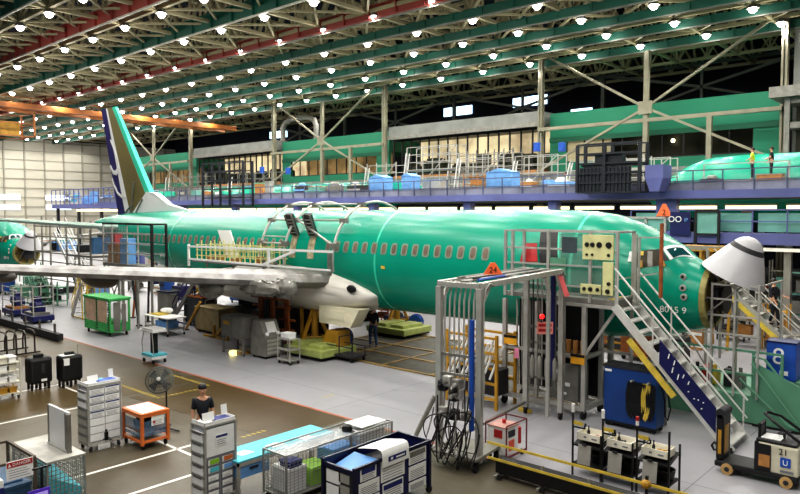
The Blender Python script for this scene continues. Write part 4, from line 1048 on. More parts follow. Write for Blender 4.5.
scaff(-29.5,42.6,4,3.4,6.75,'pale scaffold with blue pads below the right green offices', M_alu)
scaff(-20.0,43,5,2.6,6.75,'pale scaffold standing beside the raised cockpit at right')
scaff(-58,43,7,3.0,6.75,'pale scaffold below the middle green offices', M_aludk, 5)
scaff(-70,43,8,3.4,6.75,'grey scaffold behind the black open lift', M_aludk, 5)
scaff(-46,43,8,1.8,6.75,'low grey scaffold below the glazed offices', M_aludk, 6)
scaff(-40.4,43.6,3.4,3.2,6.75,'pale scaffold with slanting ladder, left of the tallest one', M_alu, 3)
scaff(-25.3,43.3,3.4,3.0,6.75,'pale scaffold directly behind the wide dark platform lift', M_alu, 3)
scaff(-31.6,45.6,6,3.9,6.75,'grey lattice scaffold standing in the second row below the green offices', M_aludk, 7)
scaff(-17.5,43.4,3,2.4,6.75,'narrow pale scaffold right of the blue stand head', M_alu, 3)
for i, (px, py) in enumerate(((537,147),(562,147),(262,170),(288,171))):
    p = AY(px, py, 41.5); one('hanging_pad', 'bright blue pad tied high on the scaffold, %s from the right' % ['second','first','fourth','third'][i], 'pad', MB().box(-.2,.2,-.15,.15,-.3,.3).box(-.22,.22,-.05,.05,.1,.2), M_blueb, x=p.x, y=p.y, z=p.z, bev=.03)
for i, (px, py, w_) in enumerate(((502,192,2.0),(380,192,1.6),(410,192,1.0))):
    p = AY(px, py, 38.8); t = T('covered_crate', ['large light blue covered crate on the walkway below the scaffold','light blue peaked tent crate on the walkway','narrow light blue crate on the walkway'][i], 'crate', p.x, 38.9, 6.905)
    part('body', MB().box(-w_/2,w_/2,-.5,.5,0,1.5), M_ltblue, t, bev=.03); part('lid', MB().poly([(-w_/2-.05,-.55,1.5),(w_/2+.05,-.55,1.5),(0,-.55,1.75)],(0,1.1,0)), M_ltblue, t)
# far mezzanine at the left behind the tail
mz = T('far_platform', 'far railed work platform in front of the white hangar doors, behind the tail fin', 'platform', -95, 44, 0)
part('deck', MB().box(-108,-82,43,47,6.3,6.9), M_slab, mz, w=True)
mb = MB()
for i in range(18): X = -108+1.53*i; mb.bar((X,43,6.9),(X,43,9.0),.1); 
for z in (8.0,9.0): mb.bar((-108,43,z),(-82,43,z),.1)
part('railing', mb, M_slab, mz, w=True)
mb = MB()
for X in (-107,-100,-93,-84): mb.bar((X,43.5,0),(X,43.5,6.3),.35)
part('leg', mb, M_dark, mz, w=True); part('under_light', MB().box(-100,-82,43.2,43.6,5.9,6.2), M_strip, mz, w=True)
clutter(9, (-107,-83,43.8,45,6.9), 41, 'on the far platform behind the fin', 'bins on the far platform', [M_ltblue,M_paper,M_aludk,M_teal], (.8,2.0), (1,2))
# floor-level things under the walkway line, left part
clutter(14, (-75,-24,36,37.5,0.004), 42, 'on the floor below the walkway', 'equipment below the blue walkway', CM, (1,2.4))
# warning triangle signs
def tri(px, py, Y, s, txt, label, base=None):
    p = AY(px, py, Y); t = T('warning_sign', label, 'sign', p.x, p.y, p.z)
    part('board', MB().poly([(-.45*s,0,0),(.45*s,0,0),(.08*s,0,.72*s),(-.08*s,0,.72*s)],(0,.03,0)), mat('sign_orange', (236,110,60), .5, emit=.15), t)
    part('border', MB().bar((-.4*s,-.01,.03),(.4*s,-.01,.03),.03*s), M_dark, t); text('lettering', txt, .42*s, M_black, t, (0,-.02,.24*s), FY)
    return t
t = tri(664, 217, 35.8, .95, '2', 'orange warning triangle marked 2 on the glazed booth behind the cockpit')
bt = T('glazed_booth', 'teal glazed booth below the orange warning triangle, behind the cockpit', 'booth', -14.5, 36.4, 0)
part('glass', MB().box(-15.6,-13.6,35.85,35.9,3.2,5.45), M_tealpan, bt, w=True)
mb = MB()
for x in (-15.6,-14.6,-13.6): mb.bar((x,35.8,0),(x,35.8,5.5),.12)
mb.bar((-15.6,35.8,5.5),(-13.6,35.8,5.5),.12); mb.bar((-15.6,35.8,4.4),(-13.6,35.8,4.4),.08); part('frame', mb, M_alu, bt, w=True)
# wooden trestles and red barrier beyond the nose
for i, (px, py, l) in enumerate(((693,266,'ochre wooden trestle behind the nose, left one'),(716,262,'ochre wooden trestle behind the nose, right one'))):
    q = G(px, 290); t = T('trestle', l, 'trestle', -10.7+i*1.3, 31.2, .004); mb = MB()
    for x in (-.7,.7):
        for y in (-.5,.5): mb.bar((x*.7,y*1.3,0),(x*.7,y*.3,4.1),.1)
    part('leg', mb, M_ochre, t); part('beam', MB().box(-.6,.6,-.25,.25,4.1,4.35).box(-.5,.5,-.06,.06,2.4,2.55), M_ochre, t)
q = G(781, 303); t = T('safety_cone', 'red and white marker post on the pale floor at the right edge', 'post', q.x, q.y, .004)
part('post', MB().tube((0,0,0),(0,0,1.15),.16,14), M_red, t, smooth=True); part('base', MB().box(-.4,.4,-.4,.4,0,.08), M_paper, t)
one('barrier_rail', 'red horizontal barrier rail leading to the red marker post', 'barrier', MB().bar((q.x-2.6,q.y,.95),(q.x-.2,q.y,.95),.08).bar((q.x-2.6,q.y,0),(q.x-2.6,q.y,1),.06).bar((q.x-1.4,q.y,0),(q.x-1.4,q.y,1),.06), M_red)
q = G(796, 330); one('yellow_platform', 'bright yellow covered wing stand at the right edge beyond the radome', 'stand',
    MB().poly([(-2.2,0,0),(1.5,-.3,.5),(1.5,-.3,1.1),(-.6,0,.75)],(0,1.6,0)).bar((1,.5,-2.7),(1,.5,.3),.1).bar((-1,.5,-2.7),(-1,.5,.1),.1), M_yellow, x=-4.2, y=31, z=2.7)
# ============================================================ NOSE AREA STANDS
# --- hose gantry
gx0, gx1, gy0, gy1, gz = -9.9, -8.85, 12.6, 17.3, 4.1
gt = T('hose_gantry', 'tall silver wheeled gantry draped with grey and blue hoses in the foreground', 'gantry', gx1, gy0, 0)
for x in (gx0, gx1):
    for y in (gy0, gy1): part('post', MB().box(x-.07,x+.07,y-.07,y+.07,.2,gz), M_alu, gt, w=True, bev=.01)
for x in (gx0, gx1): part('top_beam', MB().box(x-.07,x+.07,gy0,gy1,gz,gz+.13), M_alu, gt, w=True, bev=.01)
for y in (gy0, gy1, (gy0+gy1)/2): part('top_beam', MB().box(gx0,gx1,y-.05,y+.05,gz,gz+.11), M_alu, gt, w=True)
part('gusset', MB().bar((gx1,gy0,gz-.45),(gx1,gy0+.4,gz),.08).bar((gx1,gy1,gz-.45),(gx1,gy1-.35,gz),.08).bar((gx0,gy0,gz-.45),(gx0,gy0+.4,gz),.08).bar((gx1,gy1-1.15,gz),(gx1,gy1-.9,gz-.4),.08).bar((gx1,gy1-.9,gz-.4),(gx1,gy1-.9,.3),.09), M_alu, gt, w=True)
mb = MB()
for z in (.35, 1.1, 2.1, 2.55):
    mb.bar((gx0,gy0,z),(gx1,gy0,z),.06); mb.bar((gx0,gy1,z),(gx1,gy1,z),.06)
mb.bar((gx0,gy0,.35),(gx0,gy1,.35),.07)
part('cross_rail', mb, M_aludk, gt, w=True)
# outrigger foot loop
part('outrigger', MB().path([(gx0-.1,gy0,1.55),(gx0-.65,gy0+.1,.6),(gx0-.75,gy0+.12,.4),(gx0-.55,gy0+.1,.3),(gx0+.5,gy0-.1,.3),(gx1,gy0-.1,.3)],.06,8), M_alu, gt, w=True, smooth=True)
for i in range(9):
    x = gx0+.14+i*.125; m = M_alu if i not in (7,) else M_blueb
    part('hose', MB().path([(x,gy0+.55,gz+.02),(x,gy0+.28,gz+.1),(x,gy0+.1,gz-.02),(x,gy0+.02,gz-.3),(x,gy0,3.0),(x+.03,gy0,2.0),(x-.02,gy0,1.25)],.022,7), m, gt, w=True, smooth=True)
part('hose', MB().path([(gx1-.16,gy0-.06,3.4),(gx1-.16,gy0-.06,.9)],.06,8), M_blueb, gt, w=True, smooth=True, label='thick blue hose')
for i in range(9):
    x = gx0+.1+i*.135; m = [M_aludk,M_dark,M_aludk,M_alu][i%4]
    part('hose', MB().path([(x,gy1-.6,gz+.02),(x,gy1-.25,gz+.06),(x,gy1-.08,gz-.1),(x,gy1-.05,2.6),(x,gy1-.05,.9)],.02,7), m, gt, w=True, smooth=True)
part('hose', MB().path([(gx1-.2,gy1-.12,gz),(gx1-.2,gy1-.12,1.2)],.07,8), M_navy, gt, w=True, smooth=True, label='thick navy hose')
for i in range(4): part('hose_nozzle', MB().lathe([(.03,0),(.07,.1),(.07,.55),(.03,.65)], (gx0+.25+i*.22,gy1-.12,1.1), (0,0,1), 10), M_steel, gt, w=True, smooth=True)
part('hose_bridge', MB().box(gx0+.42,gx1-.42,gy0+.2,gy1-.2,gz+.1,gz+.14), M_aludk, gt, w=True)
part('hose_bridge_blue', MB().path([(gx1-.2,gy0+.3,gz+.16),(gx1-.2,gy0+1.6,gz+.16)],.035), M_blueb, gt, w=True)
for i in range(4): part('hose', MB().path([(gx0+.2+.2*i,gy0+.5,gz+.17),(gx0+.22+.2*i,gy0+2.4,gz+.16),(gx0+.2+.2*i,gy1-.5,gz+.15)],.025), [M_aludk,M_alu,M_dark,M_alu][i], gt, w=True, smooth=True)
# valves and hanging cables low on the near end
rr = random.Random(8)
for i in range(9):
    x = gx0+.1+rr.random()*1.0; z = rr.uniform(1.2,2.0)
    vb = part('valve_box', MB().cb((x,gy0-.15,z),(.2,.18,.24)), rr.choice([M_aludk,M_alu,M_steel,M_dark]), gt, w=True, bev=.02)
    part('valve_port', MB().lathe([(.05,0),(.05,.08),(.0,.09)], (x,gy0-.25,z), (0,-1,0), 10), rr.choice([M_alu,M_aludk,M_alu,M_black]), vb, w=True)
for i in range(12):
    x = gx0-.1+rr.random()*1.1; x2 = x+rr.uniform(-.3,.5); zt_ = rr.uniform(1.3,1.9); zb_ = rr.uniform(.06,.6); z2 = rr.uniform(.7,1.3); bul = rr.uniform(.15,.45); pts = []
    for k_ in range(15):
        f = k_/14; zz = (zt_*(1-f)+z2*f)-((zt_+z2)/2-zb_)*math.sin(PI*f)**.8
        pts.append((x+(x2-x)*f-bul*.6*math.sin(PI*f)*(1 if i % 2 else -.6), gy0-.2-bul*math.sin(PI*f), max(.03, zz)))
    part('cable', MB().path(pts,.016,6), M_black if i % 3 else M_aludk, gt, w=True, smooth=True)
for i, (a_, z_, r_) in enumerate(((.2,.75,.42),(.55,.6,.36),(.85,.8,.5),(.4,.95,.3))): part('cable', MB().path([(gx0+a_+r_*.8*math.cos(q_), gy0-.42+.12*math.sin(q_*2), max(.03,z_+r_*math.sin(q_)*1.2)) for q_ in [2*PI*k_/22 for k_ in range(23)]],.014,6), M_black, gt, w=True, smooth=True)
part('base_frame', MB().box(gx0,gx1+.1,gy0-.3,gy0+.9,.3,.36), M_steel, gt, w=True)
for (x,y) in ((gx0-.6,gy0+.1),(gx1,gy0-.15),(gx1,gy0+.85),(gx0,gy1),(gx1,gy1)):
    part('caster', MB().tube((x-.03,y,.1),(x+.03,y,.1),.1,14).box(x-.05,x+.05,y-.05,y+.05,.15,.3), M_rubber, gt, w=True)
gt.rotation_euler = (0,0,math.radians(6.5))
p = AY(493,275,13.9); p.z = gz+.2
t = T('warning_sign', 'orange warning triangle marked 24 standing on top of the hose gantry', 'sign', p.x, p.y, p.z, math.radians(48)); t.scale = (.8,.8,.8)
part('board', MB().poly([(-.3,0,0),(.3,0,0),(.07,0,.36),(-.07,0,.36)],(0,.02,0)), mat('sign_orange', (236,110,60), .5), t); text('lettering', '24', .24, M_black, t, (0,-.01,.13), FY)
t = T('hanging_sign', 'small red-lettered white notice with a red lamp hanging on the far gantry hoses', 'sign', *AY(545,328,16.9), math.radians(42))
part('board', MB().box(-.22,.22,-.01,.01,-.17,.17), mat('sign_pink', (240,150,140), .5), t); part('print', MB().box(-.18,.18,-.015,-.01,.04,.12).box(-.18,.18,-.015,-.01,-.1,-.02), M_red, t)
part('lamp', MB().sph((-.1,-.06,.33),.07,10,8), M_redlamp, t); part('lamp_bracket', MB().bar((-.1,0,.15),(-.1,0,.35),.03), M_dark, t)
one('red_tag', 'red-pink ribbon tag hanging from the far right gantry corner', 'tag', MB().add([(0,0,0),(.1,.05,0),(.3,.1,-.55),(.18,.05,-.58),(0,.02,0),(.1,.07,0),(.3,.12,-.55),(.18,.07,-.58)],[(0,1,2,3),(7,6,5,4),(0,4,5,1),(1,5,6,2),(2,6,7,3),(3,7,4,0)]), mat('tag_pink', (230,110,110), .6), x=gt.location.x-.45, y=gt.location.y+4.3, z=gz-.02)
# pipe rack of bare white tube ends seen through the gantry
rk = T('tube_rack', 'ochre and steel rack of slanted white tubes seen through the hose gantry', 'rack', -12.1, 17.3, .01)
mb = MB()
for x in (-.9,.9):
    for y in (-.5,.5): mb.bar((x,y,0),(x,y,2.2),.08)
for z in (.3,.75,1.2,1.65,2.1):
    mb.bar((-.9,-.5,z),(.9,-.5,z),.07); mb.bar((-.9,.5,z),(.9,.5,z),.07)
part('frame', mb, M_ochre, rk)
for i in range(10): part('tube', MB().tube((-.8+.17*i,-.6,.9+.08*(i%3)),(-.5+.17*i,-.35,1.9+.1*(i%3)),.035,8), M_white, rk)
part('dark_load', MB().box(-.8,.8,-.3,.3,.35,1.1), M_dark, rk)
# --- red and white control box
cx = T('control_box', 'white and red wheeled control box parked inside the gantry foot', 'cabinet', G(503,457).x, G(503,457).y, .004); cx.scale = (.76,.76,.76)
part('body', MB().box(-.33,.33,-.35,.35,.2,1.02), M_paper, cx, bev=.02); part('red_panel', MB().box(.33,.345,-.2,.1,.3,.62), mat('panel_orange', (222,84,56), .5), cx)
part('top', MB().box(-.35,.35,-.37,.37,1.02,1.06), mat('salmon', (196,150,140), .5), cx); part('display', MB().box(.33,.345,-.22,.14,.72,.92), M_dark, cx)
part('side_panel', MB().box(-.1,.2,-.365,-.35,.7,.95), M_red, cx); part('knob', MB().tube((0,.05,1.06),(0,.05,1.18),.06,12), M_red, cx)
mb = MB()
for x in (-.38,.38):
    for y in (-.4,.75): mb.bar((x,y,.1),(x,y,1.12),.035)
mb.bar((-.38,-.4,1.12),(-.38,.75,1.12),.035); mb.bar((.38,-.4,1.12),(.38,.75,1.12),.035); mb.bar((.38,-.4,.15),(.38,.75,.15),.05); mb.bar((-.38,.75,1.12),(.38,.75,1.12),.035)
part('guard_frame', mb, mat('dark_red', (110,40,40), .5), cx); part('side_bottle', MB().tube((.2,.58,.35),(.2,.58,.85),.08,12), M_red, cx, smooth=True); casters(cx, (-.3,.3), (-.3,.6), .08)
# --- tape barrier along the floor edge
br = T('tape_barrier', 'pair of yellow tape lines on a long black low barrier across the lower right', 'barrier', -6, 12.6, 0)
mb = MB()
for x in [-8.3+1.05*i for i in range(8)]: mb.bar((x,12.62,.06),(x,12.62,.5),.05); mb.bar((x,12.4,.06),(x,12.95,.06),.05)
part('foot', mb, M_steel, br, w=True)
part('trough', MB().box(-8.35,-.5,12.5,12.85,.12,.4), M_black, br, w=True, bev=.02)
for x in [-8.2+1.05*i for i in range(8)]: part('caster', MB().tube((x,12.42,.06),(x,12.46,.06),.06,12), M_rubber, br, w=True)
part('tape', MB().bar((-8.48,12.38,.80),(-2.0,12.38,.80),.012,.055), M_yellow, br, w=True); part('tape', MB().bar((-8.48,12.40,.46),(-2.0,12.40,.46),.012,.055), M_yellow, br, w=True)
part('post', MB().bar((-4.95,12.4,0),(-4.95,12.4,.95),.05).bar((-2.0,12.4,0),(-2.0,12.4,.95),.05), M_black, br, w=True); part('tape_knot', MB().sph((-4.95,12.36,.8),.09,8,6), M_ochre, br, w=True)
# --- tray racks
def tray_rack(x, label, tall, inkm):
    t = T('tray_rack', label, 'rack', x, 14.1, .004); mb = MB()
    for a in (-.33,.33): mb.bar((a,-.3,0),(a,-.3,1.4 if (a<0 or tall) else 1.0),.035); mb.bar((a,.3,0),(a,.3,1.0),.035)
    part('post', mb, M_black, t)
    part('shelf', MB().poly([(-.33,-.3,.66),(-.33,.3,.8),(-.33,.3,.83),(-.33,-.3,.69)],(.66,0,0)), M_black, t)
    part('shelf', MB().box(-.33,.33,-.3,.3,.25,.28), M_black, t); part('hook_bar', MB().bar((-.33,-.3,1.08),(-.05,-.3,1.08),.03).bar((-.05,-.3,1.08),(-.05,-.3,1.16),.03), M_black, t)
    part('name_tag', MB().box(-.3,-.08,-.33,-.32,1.14,1.22), M_yellow, t); part('beacon', MB().tube((-.33,-.3,1.4),(-.33,-.3,1.55),.035,8), M_paper, t); part('beacon_cap', MB().tube((-.33,-.3,1.5),(-.33,-.3,1.58),.038,8), M_red if tall else M_paper, t)
    return t
def tray(x, label, seed, ms):
    r_ = random.Random(seed)
    t = T('tray', label, 'tray', x, 14.08, .80+.004)
    mb = MB().box(-.27,.27,-.22,.22,0,.02).box(-.27,.27,-.22,-.2,.02,.16).box(-.27,.27,.2,.22,.02,.16).box(-.27,-.25,-.2,.2,.02,.16).box(.25,.27,-.2,.2,.02,.16)
    part('bin', mb, mat('tray_white', (226,222,206), .5), t)
    part('stickers', MB().box(-.1,-.04,-.225,-.22,.06,.1).box(.08,.2,-.225,-.22,.05,.08), M_ink, t)
    o = one('spray_bottle', 'dark spray bottle standing in the %s' % label.replace('white parts tray ', 'tray '), 'bottle', MB().lathe([(.0,0),(.035,0),(.035,.14),(.012,.18),(.015,.26),(.0,.26)]), M_black, x=x-.08, y=14.05, z=.83, smooth=True)
    for i in range(5):
        a, b = x+r_.uniform(-.2,.2), 14.08+r_.uniform(-.14,.14); m = r_.choice(ms)
        one('hand_tool', 'small tool lying in the %s' % label.replace('white parts tray ', 'tray '), 'tool', MB().path([(-.07,0,0),(0,.02,.015),(.08,0,.0)],.018).sph((.08,0,.01),.028,8,6), m, 'small tools in the %s' % label.replace('white parts tray ', 'tray '), x=a, y=b, z=.85, smooth=True)
def docs(x, label):
    t = T('document_holder', label, 'document', x, 13.75, .3)
    part('sheet', MB().add([(-.15,0,0),(.15,0,0),(.15,.05,.42),(-.15,.05,.42),(-.15,.02,0),(.15,.02,0),(.15,.07,.42),(-.15,.07,.42)],[(0,1,2,3),(7,6,5,4),(0,4,5,1),(1,5,6,2),(2,6,7,3),(3,7,4,0)]), M_alu, t)
    part('clip', MB().box(-.05,.05,.02,.05,.42,.46), M_dark, t); part('wire', MB().bar((0,.04,.4),(0,.04,.42),.01), M_dark, t)
for i, (x, tl, w1, w2) in enumerate(((-6.85,False,'left','nearest the blue cabinet left side'),(-6.15,False,'middle','between its neighbours'),(-5.4,True,'right','with the taller right post'))):
    tray_rack(x, 'black post %s tray rack of the three behind the yellow tape' % w1, tl, None)
    tray(x, 'white parts tray on the %s tray rack' % w1, 50+i, [M_grnplat,M_dark,M_red,M_ochre,M_yellow] if i != 1 else [M_wood,M_orange,M_dark,M_ochre])
    docs(x-.05, 'grey document sheet clipped below the %s parts tray' % w1)
    one('black_tub', 'black tub on the lower shelf of the %s tray rack' % w1, 'tub', MB().lathe([(.0,0),(.18,0),(.22,.2),(.2,.2),(.17,.03),(.0,.03)]), M_black, x=x+.1, y=14.2, z=.29, smooth=True)
# --- panel stand beside the forward door
ps = T('electrical_stand', 'large silver railed electrical work stand beside the forward fuselage', 'stand', -9.9, 18.1, .004)
X0, X1, Y0, Y1 = -11.5, -7.98, 17.7, 18.75
part('deck', MB().box(X0+1.4,X1,Y0,Y1,3.15,3.42), M_aludk, ps, w=True, bev=.02); part('deck', MB().box(X0,X0+1.4,Y0,Y1,3.3,3.42), M_aludk, ps, w=True)
mb = MB()
for x in (X0,X0+.25,-10.05,-8.75,X1): mb.box(x-.04,x+.04,Y0-.04,Y0+.04,3.3,5.27)
for x in (X0,X1): mb.box(x-.04,x+.04,Y1-.04,Y1+.04,3.4,5.27)
for z in (3.72,4.3,4.75,5.25): mb.bar((X0,Y0,z),(X1,Y0,z),.05)
mb.bar((X0,Y1,5.25),(X1,Y1,5.25),.05); mb.bar((X0,Y0,5.25),(X0,Y1,5.25),.05); mb.bar((X1,Y0,5.25),(X1,Y1,5.25),.05); mb.bar((X1,Y0,3.45),(X1,Y1,3.45),.06)
part('railing', mb, M_alu, ps, w=True)
LP = mat('clear_screen', (140,146,140), .2, 0, .1, 1, alpha=.3)
part('clear_panel', MB().box(-9.75,-8.1,Y0+.06,Y0+.08,3.45,5.2), LP, ps, w=True); part('clear_panel', MB().box(X0+.1,-10.1,Y0+.06,Y0+.08,3.45,4.3), LP, ps, w=True)
def ep(x0,x1,z0,z1,holes,lab):
    o = part('switch_panel', MB().box(x0,x1,Y0-.09,Y0-.03,z0,z1), M_hatch, ps, w=True, bev=.01, label=lab)
    for (u,v,r_) in holes: part('dial', MB().lathe([(.0,.03),(r_,.03),(r_*1.1,0)], (x0+(x1-x0)*u,Y0-.09,z0+(z1-z0)*v), (0,-1,0), 12), M_black, o, w=True)
ep(-8.95,-8.05,4.5,5.18,[(.15,.6,.06),(.33,.6,.06),(.55,.6,.075),(.85,.6,.08),(.15,.2,.035),(.33,.2,.035),(.85,.2,.04)],'upper cream switch panel with round black dials')
ep(-8.35,-8.05,3.55,4.45,[(.5,.12,.06),(.6,.35,.05)],'tall narrow cream switch panel'); ep(-9.0,-8.4,3.55,3.82,[(.2,.5,.05),(.5,.5,.06),(.85,.5,.05)],'low cream switch panel')
part('screen', MB().box(-9.6,-9.15,Y0-.05,Y0-.02,4.65,5.1), mat('screen_grey', (70,80,84), .3), ps, w=True); part('document', MB().box(-10.0,-9.5,Y0+.0,Y0+.03,4.0,4.5), M_grnplat, ps, w=True)
part('cable_tray', MB().box(X0+1.4,X1+.2,Y0-.06,Y0,3.18,3.26), M_alu, ps, w=True)
mb = MB()
for (x,y) in ((X0,Y0),(X0,Y1),(-8.9,Y0),(-8.9,Y1)): mb.box(x-.06,x+.06,y-.06,y+.06,.2,3.2)
mb.bar((X0,Y0,.3),(-8.9,Y0,.3),.13); mb.bar((-8.9,Y0,.3),(-8.9,Y1,.3),.13); mb.bar((X0,Y1,.3),(-8.9,Y1,.3),.1)
mb.bar((X0,Y0,1.75),(-8.9,Y0,1.75),.09); mb.bar((-8.9,Y0,1.75),(-8.9,Y1,1.75),.09); mb.bar((-10.4,Y0,.3),(-10.4,Y0,3.2),.1); mb.bar((-8.9,Y1,1.8),(-8.0,Y1,1.8),.08); mb.bar((-8.9,Y0,1.8),(-8.1,Y0+.2,3.1),.08)
part('lower_frame', mb, M_alu, ps, w=True)
part('mid_shelf', MB().box(-10.4,-8.9,Y0+.05,Y1,1.66,1.72), M_aludk, ps, w=True)
part('transformer', MB().box(-10.1,-9.1,Y0+.05,Y0+.7,.42,1.5), M_aludk, ps, w=True, bev=.02, label='grey transformer box with white stickers')
part('sticker', MB().box(-9.95,-9.5,Y0+.035,Y0+.05,1.15,1.3).box(-9.75,-9.35,Y0+.035,Y0+.05,.85,.95).box(-9.7,-9.45,Y0+.035,Y0+.05,.6,.67), M_paper, ps, w=True)
part('back_panel', MB().box(-11.4,-8.95,Y1-.1,Y1-.06,.45,3.1), M_black, ps, w=True)
for (x, z, w_) in ((-11.25,2.0,.45),(-9.05,1.72,.42)): 
    s_ = part('placard', MB().box(x-w_/2,x+w_/2,Y0-.1,Y0-.08,z-.16,z+.12), mat('placard_yellow', (226,164,44), .5), ps, w=True); part('placard_header', MB().box(x-w_/2,x+w_/2,Y0-.11,Y0-.1,z+.04,z+.12), M_black, s_, w=True)
part('placard', MB().box(-11.1,-10.95,Y0-.1,Y0-.08,1.45,1.75), mat('pink', (226,140,170), .5), ps, w=True)
rr = random.Random(9)
for i in range(8): part('hose', MB().path([(-11.2+i*.11,Y0+.2,3.2),(-11.2+i*.11,Y0+.2,1.9),(-11.15+i*.1,Y0+.2,.6)],.03,6), rr.choice([M_aludk,M_steel,M_black,M_alu]), ps, w=True, smooth=True)
for i in range(6): part('bottle', MB().tube((-10.3+.22*i,Y0+.5,1.73),(-10.3+.22*i,Y0+.5,2.1),.08,10), rr.choice([M_dark,M_aludk,M_wood]), ps, w=True, smooth=True)
for (x,y) in ((X0,Y0),(X0,Y1),(-8.9,Y0),(-8.9,Y1)): part('caster', MB().tube((x-.04,y,.13),(x+.04,y,.13),.13,14).box(x-.06,x+.06,y-.05,y+.05,.15,.28), M_rubber, ps, w=True)
one('yellow_chock', 'yellow lifting hook bracket hanging at the foot of the electrical stand', 'hook', MB().bar((-10.55,17.25,.15),(-10.5,17.25,.85),.08).bar((-10.7,17.25,.06),(-10.3,17.25,.06),.1).lathe([(.06,0),(.1,.02),(.06,.04)],(-10.5,17.25,.85),(0,1,0),12), M_yellow)
# deck extension and stair to the door
SX0, SX1, SY0, SY1 = -7.95, -4.95, 17.5, 18.75
st = stair('boarding_stair', 'steep silver boarding stair with a navy banner leading down from the cockpit door', 'stair', SX0, SX1, SY0, SY1, 3.3, .05, 12, M_alubr, 1.0, M_alubr)
part('landing', MB().box(-8.7,-7.95,18.76,19.0,3.22,3.3), M_alu, st, w=True)
part('landing_strip', MB().box(-8.25,-8.0,17.75,18.7,3.425,3.44), M_yellow, st, w=True)
def sl(x, up, y=SY0): f = (x-SX0)/(SX1-SX0); return (x, y, 3.3+(.05-3.3)*f+up)
bn = part('banner', MB().add([sl(-6.7,.0,SY0-.07),sl(-5.3,.02,SY0-.07),sl(-5.3,.64,SY0-.07),sl(-6.7,.62,SY0-.07),sl(-6.7,.0,SY0-.05),sl(-5.3,.02,SY0-.05),sl(-5.3,.64,SY0-.05),sl(-6.7,.62,SY0-.05)],
     [(0,1,2,3),(7,6,5,4),(0,4,5,1),(1,5,6,2),(2,6,7,3),(3,7,4,0)]), M_navy, st, w=True, label='navy cloth banner with worn white lettering')
mb = MB()
for (x, u, h_) in ((-6.72,.42,.15),(-6.58,.42,.15),(-6.62,.18,.17),(-6.48,.18,.17),(-6.35,.38,.12),(-6.22,.38,.12),(-6.22,.2,.04),(-6.08,.2,.04),(-5.9,.18,.04),(-5.86,.38,.04),(-5.98,.3,.03)): mb.bar(sl(x+.25,u,SY0-.08), sl(x+.28,u+h_,SY0-.08), .025)
part('banner_mark', mb, M_paper, bn, w=True)
part('guard_strip', MB().bar(sl(-7.5,-.34,SY0-.1), sl(-6.3,-.34,SY0-.1), .08, .14), M_yellow, st, w=True, label='yellow padded strip under the stringer')
part('tower_leg', MB().bar((-8.0,SY1,0),(-8.0,SY1,3.2),.08).bar((-7.0,SY1,0),(-7.0,SY1,2.1),.06), M_alu, st, w=True)
for x in (-5.2,-4.95): part('caster', MB().tube((x-.03,SY0,.09),(x+.03,SY0,.09),.08,12), M_rubber, st, w=True)
# tall gate frame by the cockpit
gf = T('door_gate', 'tall slim gate frame in silver and rust-orange in front of the cockpit side', 'gate', -8, 18.6, 3.4)
a = AY(636,238,18.5); b = AY(658,238,18.5)
part('post', MB().bar((a.x,18.5,3.3),(a.x,18.5,5.2),.07).bar((a.x+.1,18.5,3.3),(a.x+.1,18.5,5.1),.05), M_alu, gf, w=True)
part('post', MB().bar((b.x+.1,18.5,3.5),(b.x+.1,18.5,5.5),.08), mat('rust_orange', (150,78,34), .6, 0, .3, 5), gf, w=True, label='rust-orange post')
part('top_bar', MB().bar((a.x,18.5,5.1),(b.x+.1,18.5,5.12),.04).bar((a.x-.6,18.5,3.9),(b.x,18.5,4.15),.04), M_alu, gf, w=True); part('foot', MB().bar((a.x,18.5,3.3),(a.x,18.55,3.35),.12), M_alu, gf, w=True)
# --- blue hose cabinet
bc = T('cable_cabinet', 'blue wheeled cabinet with black and yellow cables hung on its side, under the stair', 'cabinet', -7.45, 17.25, .004)
q = G(655.5,436); bc.location = (q.x-.72, q.y+.3, .004)
part('body', MB().box(-.72,.72,-.3,.3,.16,1.62), M_blue, bc, bev=.02); part('top', MB().box(-.74,.74,-.32,.32,1.62,1.68), M_dark, bc); part('skirt', MB().box(-.7,.7,-.28,.28,.1,.16), M_black, bc)
part('label_plate', MB().box(-.68,-.5,-.31,-.3,1.5,1.56), M_paper, bc)
for i in range(16):
    x = -.02+i*.042; m = M_yellow if i in (10,11,12) else M_black
    part('cable', MB().path([(x,-.32,1.32),(x-.03,-.38,1.0),(x-.02,-.38,.6-.02*(i%4)),(x+.04,-.4,.42-.03*(i%3)),(x+.1,-.38,.7),(x+.08,-.34,1.3)],.02,6), m, bc, smooth=True)
part('cable', MB().path([(.72,.0,1.3),(.85,-.05,.9),(.88,-.1,.5),(.95,-.1,.4),(1.0,-.05,.7),(.9,.0,1.1)],.02,6), M_black, bc, smooth=True); part('hook', MB().tube((.1,-.3,1.34),(.1,-.45,1.36),.03,8).tube((.55,-.3,1.34),(.55,-.45,1.36),.03,8), M_alu, bc)
casters(bc, (-.62,.62), (-.22,.22), .08)
